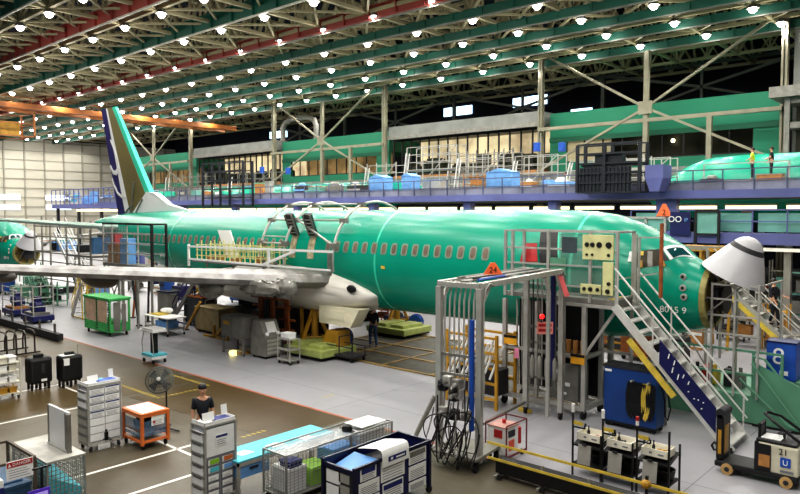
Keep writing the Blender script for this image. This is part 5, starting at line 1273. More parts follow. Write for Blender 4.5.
# --- green nose platform
npf = T('nose_platform', 'green stepped nose platform with silver and green rails below the open radome', 'platform', -6.2, 21.5, .004)
part('skirt', MB().box(-8.0,-5.2,20.3,20.36,.05,.75), M_grnplat, npf, w=True); part('deck', MB().box(-8.0,-4.6,20.35,23.2,.72,.78), M_grnplat, npf, w=True)
part('side_panel', MB().poly([(-5.2,20.2,.06),(-3.75,20.2,.06),(-3.75,20.2,.75),(-4.1,20.2,1.25),(-5.2,20.2,1.75)],(0,.05,0)), M_grnplat, npf, w=True, label='green sheet side panel')
part('side_panel', MB().box(-3.78,-3.74,20.2,21.3,.06,1.0), M_grnplat, npf, w=True); part('kick_base', MB().box(-5.2,-3.75,20.18,20.26,.02,.08), M_black, npf, w=True)
for z in (.35,.7,1.05): part('step', MB().box(-5.0+.3*(1.05-z),-4.0,20.3,21.2,z-.04,z), M_grnplat, npf, w=True)
mb = MB()
for (x, z1) in ((-7.2,2.0),(-6.35,2.0),(-5.25,2.0),(-4.55,2.0)): mb.bar((x,20.35,.75),(x,20.35,z1),.07)
for z in (1.35,2.0): mb.bar((-7.8,20.35,z),(-4.55,20.35,z),.06)
mb.path([(-5.25,20.25,1.9),(-4.95,20.25,1.85),(-4.1,20.25,.85),(-4.05,20.25,.6)],.035); mb.path([(-5.25,20.25,1.4),(-4.7,20.25,1.4),(-4.0,20.25,.8)],.03)
mb.path([(-5.5,20.0,1.3),(-4.3,20.0,.25),(-4.15,20.0,.2),(-4.1,20.0,.35),(-5.2,20.0,1.75)],.03)
part('green_rail', mb, M_grnplat, npf, w=True)
mb = MB()
for z in (2.45,2.95,3.4): mb.bar((-7.0,20.15,z),(-5.05,20.15,z),.05)
for x in (-6.3,-5.7,-5.1): mb.bar((x,20.15,.75),(x,20.15,3.85),.055)
for x in (-6.3,-5.1): mb.bar((x,20.15,3.8),(x,22.5,3.8),.04); mb.bar((x,22.5,.75),(x,22.5,3.8),.05)
mb.bar((-6.3,20.15,3.8),(-5.1,20.15,3.8),.05)
part('silver_rail', mb, M_alu, npf, w=True)
for i, (x, m) in enumerate(((-7.0,M_dark),(-6.7,M_red),(-6.5,M_yellow),(-6.1,M_dark),(-5.8,M_aludk))):
    one('tool_bag', ['dark tool bag','red tool can','yellow tool case','second dark tool bag','grey tool case'][i]+' on the green nose platform deck', 'tool box', MB().box(-.11,.11,-.2,.2,0,.4+.1*(i%2)).box(-.05,.05,-.03,.03,.4,.56), m, x=x, y=21.2, z=.79, bev=.02)
nb = T('number_board', 'blue equipment box marked with a large white 8 at the right edge', 'box', 0, 0, 0)
q = AY(783,385,20.9); nb.location = (q.x, 20.9, 1.28)
part('box', MB().box(-.36,.36,-.3,.3,0,1.0), M_blueb, nb, bev=.02); text('numeral', '8', .62, M_paper, nb, (-.06,-.31,.62), FY); part('label_plate', MB().box(-.02,.18,-.31,-.305,.14,.26), M_paper, nb); part('lid', MB().box(-.38,.38,-.32,.32,1.0,1.04), M_navy, nb)
one('box_shelf', 'green shelf carrying the blue box marked 8', 'shelf', MB().box(-.5,.6,-.4,.5,1.2,1.27).box(-.45,-.38,.3,.4,0,1.2).box(.45,.52,.3,.4,0,1.2).box(.45,.52,-.3,-.2,0,1.2), M_grnplat, x=q.x+.1, y=20.9+.1, z=.006)
q = AY(770,370,21.4); one('fruit_bag', 'round yellow and orange bag hanging by the blue box marked 8', 'bag', MB().sph((0,0,0),.13,12,9).sph((0,0,.1),.07,8,6).bar((0,0,.1),(0,0,.4),.01), M_orange, x=q.x, y=q.y, z=q.z, smooth=True)
# stair with the man beyond the nose
stair('descent_stair', 'silver stair with yellow edge beyond the nose, a person in black on it', 'stair', -8.6, -5.0, 27.6, 28.5, 3.4, .1, 13, M_alu, 1.0)
one('stair_edge', 'yellow edging board along the stair beyond the nose', 'board', MB().bar((-8.6,27.5,3.2),(-5.0,27.5,-.0+.06),.06,.16), M_yellow)
pfr = T('stair_tower', 'grey scaffold tower with platform at the top of the stair beyond the nose', 'scaffold', -9.6, 28, 0)
mb = MB()
for x in (-10.8,-8.7):
    for y in (27.2,28.9): mb.bar((x,y,0),(x,y,4.4),.09)
for z in (1.5,3.3,4.4):
    for y in (27.2,28.9): mb.bar((-10.8,y,z),(-8.7,y,z),.07)
mb.bar((-10.8,27.2,0),(-8.7,27.2,3.3),.05); mb.bar((-8.7,27.2,0),(-10.8,27.2,3.3),.05); part('frame', mb, M_steel, pfr, w=True); part('deck', MB().box(-10.8,-8.7,27.2,28.9,3.3,3.4), M_aludk, pfr, w=True)
# --- pallet truck
pt = T('pallet_truck', 'black and cream ride-on pallet truck with handlebar in the lower right corner', 'truck', -4.2, 15.9, .004)
q = G(737,478); pt.location = (q.x, q.y+.4, .004); pt.scale = (.9,.9,.9)
part('platform', MB().box(-.55,1.3,-.4,.4,.16,.3), M_black, pt, bev=.03)
part('rear_mast', MB().box(-.55,-.38,-.3,.3,.3,1.45), M_black, pt, bev=.03); part('mast_roll', MB().tube((-.46,-.3,1.45),(-.46,.3,1.45),.12,14), M_dark, pt, smooth=True); part('mast_panel', MB().box(-.38,-.365,-.2,.1,.45,1.15), M_ochre, pt); part('mast_side', MB().box(-.5,-.42,-.31,-.3,.45,1.05), M_ochre, pt)
part('housing', MB().box(.42,1.3,-.4,.4,.3,.98), mat('truck_cream', (206,200,178), .4), pt, bev=.04); part('housing_front', MB().box(.36,.44,-.41,.41,.3,.98).box(.44,.72,-.415,-.4,.32,.95), M_black, pt, label='black front section with document pocket')
part('pocket', MB().box(.46,.70,-.43,-.415,.42,.7), M_wood, pt)
part('console', MB().box(.38,1.25,-.38,.38,.98,1.05), M_black, pt, bev=.02); part('backrest', MB().path([(.42,-.2,1.0),(.42,-.2,1.35),(.42,.2,1.35),(.42,.2,1.0)],.04).box(.4,.44,-.2,.2,1.0,1.3), M_black, pt)
part('handlebar', MB().path([(.5,-.1,1.6),(.75,-.32,1.5),(1.15,-.32,1.22),(1.28,-.3,1.12),(1.28,.3,1.12),(1.15,.32,1.25),(.75,.32,1.5),(.5,.1,1.6),(.5,-.1,1.6)],.035,8), M_black, pt, smooth=True); part('steering_wheel', MB().path([(.9+.13*math.cos(a),.13*math.sin(a),1.2+.04*math.cos(a)) for a in [2*PI*i/14 for i in range(15)]],.02), M_dark, pt, smooth=True); part('steering_column', MB().tube((.9,0,1.0),(.9,0,1.2),.03,8), M_dark, pt)
for (x,y) in ((-.25,-.36),(1.05,-.36),(-.25,.36),(1.05,.36)):
    wh = part('wheel', MB().tube((x,y-.06,.14),(x,y+.06,.14),.14,18), mat('wheel_tan', (186,150,96), .6), pt, smooth=True); part('hub', MB().tube((x,y-.07,.14),(x,y+.07,.14),.06,12), M_dark, wh)
part('coupling_hook', MB().path([(-.56,0,.55),(-.68,0,.62),(-.74,0,.52),(-.68,0,.42),(-.6,0,.45)],.03), M_black, pt, smooth=True)
text('numeral', '21', .2, M_black, pt, (.98,-.425,.84), FY); part('sticker', MB().box(.92,1.14,-.42,-.41,.5,.72), M_blueb, pt); text('sticker_mark', 'U', .17, M_paper, pt, (1.03,-.43,.6), FY); part('lower_mark', MB().box(.92,1.2,-.42,-.41,.37,.42), M_ink, pt)
g = pt.location
one('clipboard', 'white papers lying on the pallet truck console', 'papers', MB().poly([(-.18,-.2,0),(.2,-.22,0),(.22,.2,0),(-.16,.18,0)],(0,0,.02)).poly([(-.1,-.15,.02),(.16,-.1,.02),(.1,.16,.02),(-.12,.1,.02)],(0,0,.015)), M_paper, x=g.x+.6, y=g.y-.05, z=.955)
mb = MB().grid((0,0,.15),(1.2,0,0),(0,0,.85),16,11,.008).grid((0,0,.15),(0,.8,0),(0,0,.85),10,11,.008)
t = T('wire_basket', 'wire mesh basket cart at the lower right corner, behind the pallet truck', 'cart', g.x+1.45, g.y-.55, .004); part('mesh', mb, M_wire, t); part('base', MB().box(0,1.2,0,.8,.12,.16), M_aludk, t); casters(t, (.1,1.1), (.08,.7), .06)
# ============================================================ FOREGROUND
def nearz(name, label, cat, px, py, z, dx, dy, group=None):
    g = G(px, py, z); return T(name, label, cat, g.x-dx/2, g.y+dy/2, 0, 0, group)
def sheet(par, x, y0, y1, z0, z1, m=None, head=None, lines=3, nm='notice'):
    o = part(nm, MB().box(x, x+.006, y0, y1, z0, z1), m or M_paper, par)
    if head: part('heading', MB().box(x+.006, x+.008, y0+.01, y1-.01, z1-(z1-z0)*.25, z1-.01), head, o)
    if lines:
        mb = MB()
        for i in range(lines): z = z0+(z1-z0)*(.12+.55*i/max(1,lines)); mb.box(x+.006, x+.008, y0+(y1-y0)*.12, y1-(y1-y0)*(.15+.1*(i%2)), z, z+(z1-z0)*.05)
        part('print_lines', mb, M_ink, o)
    return o
# --- tall white document carts
def tall_cart(label, px, py, dx, dy, h, style):
    t = near('document_cart', label, 'cart', px, py, dx, dy); x, y = dx/2, dy/2; mb = MB()
    for a in (-x,x):
        for b in (-y,y): mb.box(a-.018,a+.018,b-.018,b+.018,.12,h)
    for z in (.16,h-.02):
        for b in (-y,y): mb.box(-x,x,b-.015,b+.015,z-.015,z+.015)
        for a in (-x,x): mb.box(a-.015,a+.015,-y,y,z-.015,z+.015)
    part('frame', mb, M_alu, t)
    part('cabinet', MB().box(-x+.02,x-.015,-y+.02,y-.02,.2,h-.06), mat('cart_inner', (176,178,182), .6), t)
    # side pockets on the left face
    n = 6
    for i in range(n):
        z0 = .22+(h-.34)*i/n; z1 = z0+(h-.34)/n-.03
        p = part('side_pocket', MB().box(-x+.03,x-.04,-y-.03,-y+.02,z0,z1), M_paper if (i > n-3 or style) else M_alu, t)
        part('side_label', MB().box(-x+.06,x-.1,-y-.034,-y-.03,z1-.05,z1-.02), M_ink, p)
        part('side_bar', MB().bar((-x,-y-.035,z1),(x,-y-.035,z1),.02), M_aludk, t)
    if style == 0:
        for c in range(2):
            for r in range(7):
                z0 = .25+r*.19; y0 = -y+.04+c*(dy-.06)/2; y1 = y0+(dy-.1)/2
                if r < 3 and c == 0: sheet(t, x, y0, y1+.0, z0, z0+.17, M_paper, None, 0, 'drawer_front')
                elif r < 3: sheet(t, x, y0, y1, z0, z0+.17, M_paper, None, 0, 'drawer_front')
                else: sheet(t, x, y0, y1, z0, z0+.17, M_paper, M_inkbl if (r+c) % 2 else M_ink, 3)
        fg = part('black_holder', MB().box(x+.01,x+.05,-.03,.05,.22,.42).sph((x+.03,.01,.46),.03,8,6).bar((x+.03,-.07,.26),(x+.03,.1,.26),.02), M_black, t)
        sheet(t, x+.03, -.2, .1, .02, .16, M_paper, None, 2, 'placard')
    else:
        sheet(t, x, -y+.03, y-.03, 1.02, h-.08, M_paper, None, 0, 'blank_panel'); sheet(t, x+.008, -.12, .16, 1.2, 1.42, M_paper, M_inkbl, 3)
        k_ = 0
        for r in range(5):
            for c in range(2):
                z0 = .2+r*.16; y0 = -y+.04+c*(dy-.06)/2; y1 = y0+(dy-.1)/2
                part('cubby', MB().box(x-.01,x+.005,y0,y1,z0,z0+.15), M_ink, t)
                m = [M_grnbin,M_orange,M_teal,M_ltblue][k_ % 4] if r in (3,4) else M_paper
                sheet(t, x+.004, y0+.02, y1-.05, z0+.01, z0+.12, M_paper, None, 2)
                if r in (3,4): part('coloured_note', MB().box(x+.012,x+.016,y0+.06,y1-.04,z0+.03,z0+.12), [M_teal,M_ltblue,M_grnbin,M_orange][(r-3)*2+c], t)
                k_ += 1
    part('top_tray', MB().box(-x,x,-y,y,h-.05,h).box(-x,x,-y,-y+.012,h,h+.06).box(-x,x,y-.012,y,h,h+.06).box(x-.012,x,-y,y,h,h+.06), M_paper, t)
    part('top_binder', MB().box(-x*.3,x*.8,-.05,y*.8,h+.002,h+.05), M_inkbl if style else M_blueb, t); part('top_binder', MB().box(-x*.8,-x*.4,-y*.5,y*.4,h+.002,h+.04), M_dark if style else M_teal, t)
    casters(t, (-x+.04,x-.04), (-y+.06,y-.06), .055, M_dark)
    L = t.location
    for (a, b, w_, hh, tx) in (((x*.5,-y*.55,.26,.16,'left'),(-x*.2,y*.8,.14,.2,'right')) if style else ((x*.2,-y*.45,.26,.14,'left'),(-x*.3,y*.8,.12,.2,'right'))):
        one('card_stand', 'blank white card standing at the %s on top of the %s' % (tx, 'near tall white cart' if style else 'far tall white cart'), 'card',
            MB().poly([(0,-w_/2,0),(0,w_/2,0),(-.03,w_/2,hh),(-.03,-w_/2,hh)],(.006,0,0)).box(-.04,.02,-w_/4,w_/4,0,.008), M_paper, x=L.x+a, y=L.y+b, z=h+.053)
    return t
tall_cart('tall white document cart with printed sheets, beside the orange table', 89, 453, .52, .82, 1.62, 0)
tall_cart('tall white document cart with coloured notes, in front of the person in black', 206, 510, .46, .70, 1.65, 1)
# --- black cases
def case(px, py, label, card):
    t = near('wheeled_case', label, 'case', px, py, .5, .72)
    part('shell', MB().box(-.25,.25,-.36,.36,.2,1.05), M_black, t, bev=.09); part('top_handle', MB().box(-.08,.08,-.14,.14,1.05,1.15), M_black, t, bev=.02)
    for y in (-.27,-.02,.25): part('leg', MB().box(-.18,-.12,y-.03,y+.03,.0,.22).box(.1,.18,y-.03,y+.03,.0,.22), M_black, t)
    part('rib', MB().box(.25,.262,-.3,-.28,.3,.95).box(.25,.262,.28,.3,.3,.95), M_dark, t)
    if card == 1: part('sticker', MB().box(.252,.26,-.02,.16,.28,.36), M_paper, t); part('latch', MB().box(.252,.27,-.02,.1,.55,.85), M_dark, t)
    else: part('paper_label', MB().box(.252,.262,-.3,-.1,.75,.98), M_paper, t); part('top_paper', MB().box(-.2,.2,-.3,.1,1.052,1.058), M_paper, t); part('antenna', MB().bar((.0,.28,1.05),(.0,.28,1.35),.015), M_aludk, t)
    return t
case(30.5, 392, 'black wheeled plastic case with white sticker, left of the pair', 1)
case(62, 389, 'black wheeled plastic case with paper label, right of the pair', 2)
# --- orange framed table
ot = near('orange_table', 'orange framed wheeled table with white sheet top and film-wrapped sides', 'table', 142.6, 451, .95, .68)
mb = MB()
for a in (-.47,.47):
    for b in (-.34,.34): mb.box(a-.035,a+.035,b-.035,b+.035,.12,.86)
for z in (.2,.83):
    for b in (-.34,.34): mb.box(-.47,.47,b-.03,b+.03,z-.03,z+.03)
    for a in (-.47,.47): mb.box(a-.03,a+.03,-.34,.34,z-.03,z+.03)
part('frame', mb, M_orange, ot); part('table_top', MB().box(-.5,.5,-.38,.38,.86,.9), M_orange, ot, bev=.01); part('top_sheet', MB().box(-.42,.42,-.3,.3,.9,.908), M_paper, ot)
film = mat('blue_film', (90,120,150), .2, 0, .4, 4, alpha=.5)
part('film_side', MB().box(-.44,.44,-.33,-.325,.3,.72).box(.455,.46,-.3,.3,.32,.7), film, ot); part('mid_shelf', MB().box(-.45,.45,-.33,.33,.42,.45), M_wood, ot); part('low_shelf', MB().box(-.45,.45,-.33,.33,.2,.23), M_aludk, ot)
sheet(ot, .475, -.1, .24, .56, .78, M_paper, None, 3, 'placard'); part('placard_mark', MB().box(.483,.487,-.06,.0,.62,.68), M_red, ot); casters(ot, (-.42,.42), (-.3,.3), .06)
L = ot.location
one('parcel', 'shrink-wrapped dark parcel on the shelf inside the orange table', 'parcel', MB().box(-.25,.25,-.2,.2,0,.16).box(-.2,.1,-.15,.12,.16,.22), M_dark, x=L.x, y=L.y, z=.46, bev=.02)
# --- pedestal fan
q = G(167, 430); fn = T('pedestal_fan', 'large black pedestal fan tilted up behind the orange table', 'fan', q.x, q.y, 0)
mb = MB()
for a in (.3,2.4,4.5,5.6): mb.bar((0,0,.06),(.42*math.cos(a),.42*math.sin(a),.03),.035)
part('foot', mb, M_dark, fn); part('post', MB().tube((0,0,.05),(0,0,1.35),.022,10), M_dark, fn)
fd = Vector((.62,-.62,.45)).normalized(); hc = Vector((-.02,-.18,1.38))
part('motor', MB().lathe([(.0,-.2),(.09,-.18),(.1,-.05),(.06,0)], hc, fd, 14), M_black, fn, smooth=True)
u = fd.orthogonal().normalized(); v = fd.cross(u); mb = MB()
for rr_ in (.12,.2,.28,.34): 
    for sg in (0, 1): o_ = fd*(.02+ (1 if sg else -1)*.07*(1-rr_/.36)); mb.path([hc+o_+(u*math.cos(2*PI*i/24)+v*math.sin(2*PI*i/24))*rr_ for i in range(25)], .006, 5)
for i in range(36):
    a = 2*PI*i/36; d_ = u*math.cos(a)+v*math.sin(a); mb.path([hc+fd*.1+d_*.05, hc+fd*.07+d_*.22, hc+d_*.36], .004, 4); mb.path([hc-fd*.06+d_*.08, hc-fd*.04+d_*.25, hc+d_*.36], .004, 4)
mb.path([hc+(u*math.cos(2*PI*i/24)+v*math.sin(2*PI*i/24))*.36 for i in range(25)], .014, 6)
part('guard', mb, mat('fan_guard', (86,90,86), .4, .4), fn, smooth=True)
for i in range(4):
    a = i*PI/2; d1 = u*math.cos(a)+v*math.sin(a); d2 = u*math.cos(a+.75)+v*math.sin(a+.75)
    part('blade', MB().add([hc+d1*.06,hc+d1*.31+fd*.03,hc+d2*.33-fd*.02,hc+d2*.08-fd*.01],[(0,1,2,3)]), M_dark, fn)
part('hub', MB().lathe([(.0,.12),(.05,.11),(.06,.08)], hc, fd, 12), M_alu, fn)
# --- wire cages
def cage(name, label, x0, x1, y0, y1, h, nx, ny, nz, r=.007, top=False, legs=True):
    t = T(name, label, 'cage', (x0+x1)/2, (y0+y1)/2, 0); mb = MB(); z0 = .15
    for x in (x0,x1):
        for y in (y0,y1): mb.box(x-.018,x+.018,y-.018,y+.018,.1,h)
    for z in (z0,h):
        for y in (y0,y1): mb.bar((x0,y,z),(x1,y,z),.03)
        for x in (x0,x1): mb.bar((x,y0,z),(x,y1,z),.03)
    part('frame', mb, M_wire, t, w=True)
    g = MB()
    g.grid((x1,y0,z0),(0,y1-y0,0),(0,0,h-z0),ny,nz,r); part('mesh_panel', g, M_wire, t, w=True)
    g = MB(); g.grid((x0,y0,z0),(x1-x0,0,0),(0,0,h-z0),nx,nz,r); part('mesh_panel', g, M_wire, t, w=True)
    g = MB(); g.grid((x0,y0,z0),(0,y1-y0,0),(0,0,h-z0),ny,nz,r); part('mesh_panel', g, M_wire, t, w=True)
    g = MB(); g.grid((x0,y1,z0),(x1-x0,0,0),(0,0,h-z0),nx,nz,r); part('mesh_panel', g, M_wire, t, w=True)
    part('floor_tray', MB().box(x0,x1,y0,y1,z0-.02,z0), M_aludk, t, w=True)
    for x in (x0+.06,x1-.06):
        for y in (y0+.06,y1-.06): part('caster', MB().tube((x-.02,y,.05),(x+.02,y,.05),.05,10).box(x-.02,x+.02,y-.02,y+.02,.07,.13), M_rubber, t, w=True)
    return t
# long cage in the middle foreground
a = G(286,456.6,1.0); b = G(385,419.5,1.0)
cx1, cx0, cy0, cy1 = a.x, a.x-.72, a.y, b.y
lc = cage('mesh_cage', 'long silver wire mesh cage with loose boxes inside, in the middle foreground', cx0, cx1, cy0, cy1, 1.0, 9, 30, 14, .006)
part('mid_post', MB().box(cx1-.02,cx1+.02,cy0+1.75,cy0+1.8,.15,1.0), M_wire, lc, w=True)
part('clear_lid', MB().box(cx0+.01,cx1-.01,cy0+.02,cy0+2.0,.955,.965), mat('film_lid', (190,196,200), .2, 0, .1, 3, alpha=.35), lc, w=True)
for (u0,u1,y0,y1,z0,z1,m,l,nm) in ((.1,.62,.15,.6,.155,.66,M_paper,'white carton with blue stripe inside the near end of the long mesh cage','carton'),
      (.1,.6,.75,1.25,.155,.52,M_grnbin,'lime green bin inside the long mesh cage','bin'),(.1,.6,1.35,2.0,.155,.75,M_ltblue,'light blue bin inside the middle of the long mesh cage','bin'),
      (.1,.62,2.15,2.95,.155,.93,M_paper,'white carton at the far end of the long mesh cage','carton')):
    mb = MB().box(cx1-u1,cx1-u0,cy0+y0,cy0+y1,z0+.005,z1); mb.box(cx1-u1-.015,cx1-u0+.015,cy0+y0-.015,cy0+y1+.015,z1-.06,z1-.02)
    one(nm, l, nm, mb, m)
one('book', 'dark blue box on the white carton inside the near end of the long mesh cage', 'box', MB().box(cx1-.45,cx1-.12,cy0+.2,cy0+.5,.665,.78).box(cx1-.46,cx1-.11,cy0+.19,cy0+.51,.74,.79), M_inkbl)
one('cap', 'black cap resting on top of the long mesh cage', 'cap', MB().lathe([(.115,0),(.12,.05),(.1,.11),(.05,.14),(.0,.145)],(0,0,0)).poly([(.08,-.09,.0),(.2,-.05,.0),(.2,.05,.0),(.08,.09,.0)],(0,0,.012)), M_black, x=cx1-.35, y=cy0+2.0, z=.972, smooth=True)
one('paper_sheet', 'white sheets lying on the far end of the long mesh cage', 'papers', MB().box(-.28,.28,-.4,.38,0,.02).box(-.06,.02,-.2,-.1,.02,.03).box(.05,.1,.12,.2,.02,.03), M_paper, x=cx1-.36, y=cy0+2.6, z=1.02)
# teal topped table
a = G(240,461,.8); b = G(262,452,.8); c = G(300,437,.8)
tt = T('teal_table', 'low table with bright teal cloth top beside the long mesh cage', 'table', -11.9, 8.7, 0)
tx1, tx0, ty0, ty1 = -11.45, -12.25, 8.0, 10.6
part('cloth_top', MB().box(tx0,tx1,ty0,ty1,.78,.82), M_teal, tt, w=True, bev=.01); part('drawer_box', MB().box(tx0+.05,tx1-.02,ty0+.05,ty0+.8,.45,.77), M_ltblue, tt, w=True); part('drawer_pull', MB().box(tx1-.02,tx1,ty0+.3,ty0+.5,.6,.64), M_dark, tt, w=True)
mb = MB()
for x in (tx0+.04,tx1-.04):
    for y in (ty0+.04,ty1-.04): mb.box(x-.03,x+.03,y-.03,y+.03,0,.78)
mb.box(tx0,tx1,ty0,ty0+.04,.72,.78); mb.box(tx1-.04,tx1,ty0,ty1,.7,.78); part('leg_frame', mb, M_alu, tt, w=True)
for i in range(3): one('paper_sheet', 'white sheet on the bright teal table, %s' % ['near end','middle','far end'][i], 'papers', MB().poly([(-.12,-.2,0),(.12,-.12,0),(.1,.2,0),(-.14,.1,0)],(0,0,.004)).box(-.05,.05,-.02,.02,.004,.008), M_paper, x=-11.8+.1*i, y=8.4+.75*i, z=.823)
# navy document cart in front
a = G(355,468.6,1.1); b = G(425.5,439,1.1); c = G(320,459,1.1)
bx1, bx0, by0, by1 = a.x, a.x-(a-c).length, a.y, b.y; hh = 1.1
dc = T('drawing_cart', 'navy wheeled cart with printed sheets on its sides and a rolled white drawing, lower middle', 'cart', (bx0+bx1)/2, (by0+by1)/2, 0)
mb = MB()
for x in (bx0,bx1):
    for y in (by0,by1): mb.box(x-.035,x+.035,y-.035,y+.035,.1,hh)
for x in (bx0,bx1): mb.box(x-.025,x+.025,by0,by1,hh-.06,hh)
mb.box(bx0,bx1,by1-.025,by1+.025,hh-.06,hh); mb.box(bx0,bx1,by0-.025,by0+.025,hh-.14,hh-.06)
part('frame', mb, mat('cart_navy', (14,18,52), .4), dc, w=True)
part('side_wall', MB().box(bx1-.015,bx1,by0,by1,.2,hh-.05).box(bx0,bx0+.015,by0,by1,.2,hh-.05).box(bx0,bx1,by1-.015,by1,.2,hh-.05), M_navy, dc, w=True)
part('end_wall', MB().box(bx0+.03,bx1-.03,by0,by0+.015,.2,hh-.15), M_dark, dc, w=True); part('inner_tray', MB().box(bx0+.03,bx1-.03,by0+.03,by1-.03,.85,.88), M_dark, dc, w=True)
part('blue_sheet', MB().add([(bx0+.08,by0+.1,.9),(bx1-.06,by0+.1,.9),(bx1-.06,by0+.75,1.04),(bx0+.08,by0+.75,1.04)],[(0,1,2,3)]), M_ltblue, dc, w=True)
W = by1-by0
def dsheet(y0, y1, z0, z1, head=None): 
    o = part('notice', MB().box(bx1+.002,bx1+.01,by0+W*y0,by0+W*y1,z0,z1), M_paper, dc, w=True)
    if head: part('heading', MB().box(bx1+.01,bx1+.013,by0+W*y0+.03,by0+W*y1-.03,z1-.13,z1-.03), head, o, w=True)
    mb = MB()
    for i in range(5): z = z0+(z1-z0)*(.1+.13*i); mb.box(bx1+.01,bx1+.012,by0+W*y0+.05,by0+W*y1-.06-.03*(i%2),z,z+.012)
    part('print_lines', mb, M_ink, o, w=True)
for (y0,y1,z0,z1,h_) in ((.06,.26,.80,1.06,M_inkbl),(.04,.3,.5,.77,None),(.32,.64,.62,1.04,None),(.06,.3,.22,.47,M_inkbl),(.34,.62,.25,.58,M_inkbl),(.7,.95,.74,1.02,M_aludk),(.7,.95,.42,.7,None),(.7,.95,.2,.38,None)): dsheet(y0,y1,z0,z1,h_)
for (x0,x1,z0,z1) in ((.1,.42,.68,.92),(.1,.42,.4,.64),(.5,.64,.75,.92),(.5,.64,.5,.7),(.5,.64,.25,.45)): part('notice', MB().box(bx0+(bx1-bx0)*x0,bx0+(bx1-bx0)*x1*1.3,by0-.008,by0-.001,z0,z1), M_paper if x0 < .3 else M_alu, dc, w=True)
for x in (bx0,bx1):
    for y in (by0,by1): part('caster', MB().tube((x-.03,y,.07),(x+.03,y,.07),.07,12), M_rubber, dc, w=True)
pts = [(bx1-.5,by0+.45,1.14),(bx1-.05,by0+.35,1.12),(bx1+.02,by0+.34,1.05)]
rs = MB(); n = 12
prof = [(-.62,1.16),(-.45,1.2),(-.25,1.24),(-.1,1.27),(.0,1.25),(.035,1.2),(.045,1.1),(.045,.92)]
loops = [[Vector((bx1+u_, by0+W*(.32)+( .0 if k_==0 else W*.36), z_)) for k_ in (0,1)] for u_, z_ in prof]
rs.ring(loops, False, False)
dr = one('drawing_sheet', 'big white curled drawing sheet draped over the rim of the navy document cart', 'drawing', rs, M_paper, smooth=True)
part('heading', MB().box(bx1+.047,bx1+.05,by0+W*.40,by0+W*.64,1.0,1.1), M_inkbl, dr); part('heading_mark', MB().box(bx1+.051,bx1+.053,by0+W*.5,by0+W*.62,1.03,1.06).box(bx1+.051,bx1+.053,by0+W*.43,by0+W*.46,1.025,1.075), M_paper, dr)
# left foreground cage with standing panel
a = G(47,463,.95)
lx1, lx0, ly0, ly1 = a.x, a.x-1.75, a.y, a.y+.72
cg = cage('mesh_crate', 'square-mesh cage with grey flat lid and a teal sheet inside, lower left', lx0, lx1, ly0, ly1, .93, 18, 9, 9, .012)
part('lid', MB().box(lx0-.02,lx1+.02,ly0-.02,ly1+.02,.93,.96), mat('lid_grey', (170,168,160), .5, 0, .2, 3), cg, w=True)
one('teal_sheet', 'teal folded sheet lying inside the square-mesh cage', 'sheet', MB().add([(lx0+.2,ly0+.04,.7),(lx1-.05,ly0+.04,.62),(lx1-.05,ly1-.04,.28),(lx0+.2,ly1-.04,.4),(lx0+.2,ly0+.04,.15),(lx1-.05,ly0+.04,.155),(lx1-.05,ly1-.04,.155),(lx0+.2,ly1-.04,.155)],[(0,1,2,3),(7,6,5,4),(0,4,5,1),(1,5,6,2),(2,6,7,3),(3,7,4,0)]), M_teal)
p = G(70,453,.96); q = G(47,443,.96)
sp = T('standing_panel', 'flat white panel standing upright on the lid of the square-mesh cage', 'panel', p.x, p.y, .962)
L_ = (q-p).length
part('panel', MB().box(-L_,0,-.02,.02,.02,.82), M_white, sp); part('edge_channel', MB().box(-.06,.02,-.05,.03,0,.78).box(-.16,-.12,-.03,-.02,.05,.78), M_aludk, sp); part('edge_channel', MB().box(-L_-.02,-L_+.04,-.03,.03,0,.8), M_aludk, sp); part('foot', MB().box(-L_,0,-.06,.06,0,.02), M_alu, sp)
# danger cart at the lower left corner
q1 = G(8,445,1.25)
dg_ = T('danger_cart', 'brown-framed mesh cart with a danger sign in the lower left corner', 'cart', -12.6, 4.0, 0)
ex1 = G(36,470,1.0); ex0x = ex1.x-1.5
mb = MB()
x0, x1, y0, y1 = ex1.x-1.35, ex1.x, ex1.y-.75, ex1.y-.02
for x in (x0,x1):
    for y in (y0,y1): mb.box(x-.025,x+.025,y-.025,y+.025,.05,1.25)
for y in (y0,y1): mb.bar((x0,y,1.25),(x1,y,1.25),.05); mb.bar((x0,y,.2),(x1,y,.2),.04)
for x in (x0,x1): mb.bar((x,y0,1.25),(x,y1,1.25),.045)
part('frame', mb, mat('frame_brown', (84,74,62), .6), dg_, w=True)
part('mesh', MB().grid((x0,y1,.2),(x1-x0,0,0),(0,0,1.05),22,16,.005), M_wire, dg_, w=True)
sg = part('danger_sign', MB().box(x1+.03,x1+.04,y1-.5,y1-.04,.94,1.28), M_paper, dg_, w=True, label='white notice headed DANGER on a red band')
part('red_band', MB().box(x1+.04,x1+.043,y1-.49,y1-.05,1.17,1.27), M_red, sg, w=True)
mb = MB()
for i in range(4): mb.box(x1+.04,x1+.042,y1-.46,y1-.1-.05*(i%2),.98+.045*i,.99+.045*i)
part('print_lines', mb, M_ink, sg, w=True)
o = text('lettering', 'DANGER', .078, M_paper, sg, (0,0,0), FX); o.location = Vector((x1+.045,y1-.24,1.22))-dg_.location
part('warning_mark', MB().poly([(x1+.044,y1-.475,1.19),(x1+.044,y1-.415,1.19),(x1+.044,y1-.445,1.25)],(.002,0,0)), M_paper, sg, w=True)
for x in (x0,x1):
    for y in (y0,y1): part('caster', MB().tube((x-.02,y,.05),(x+.02,y,.05),.05,10), M_rubber, dg_, w=True)
one('blue_tote', 'steel-blue tote with teal top inside the danger cart', 'tote', MB().box(x0+.1,x1-.06,y0+.08,y1-.06,.2,.78).box(x0+.08,x1-.04,y0+.06,y1-.04,.74,.8).box(x0+.2,x1-.2,y0+.14,y1-.14,.8,.83), mat('steel_blue', (48,80,110), .5))
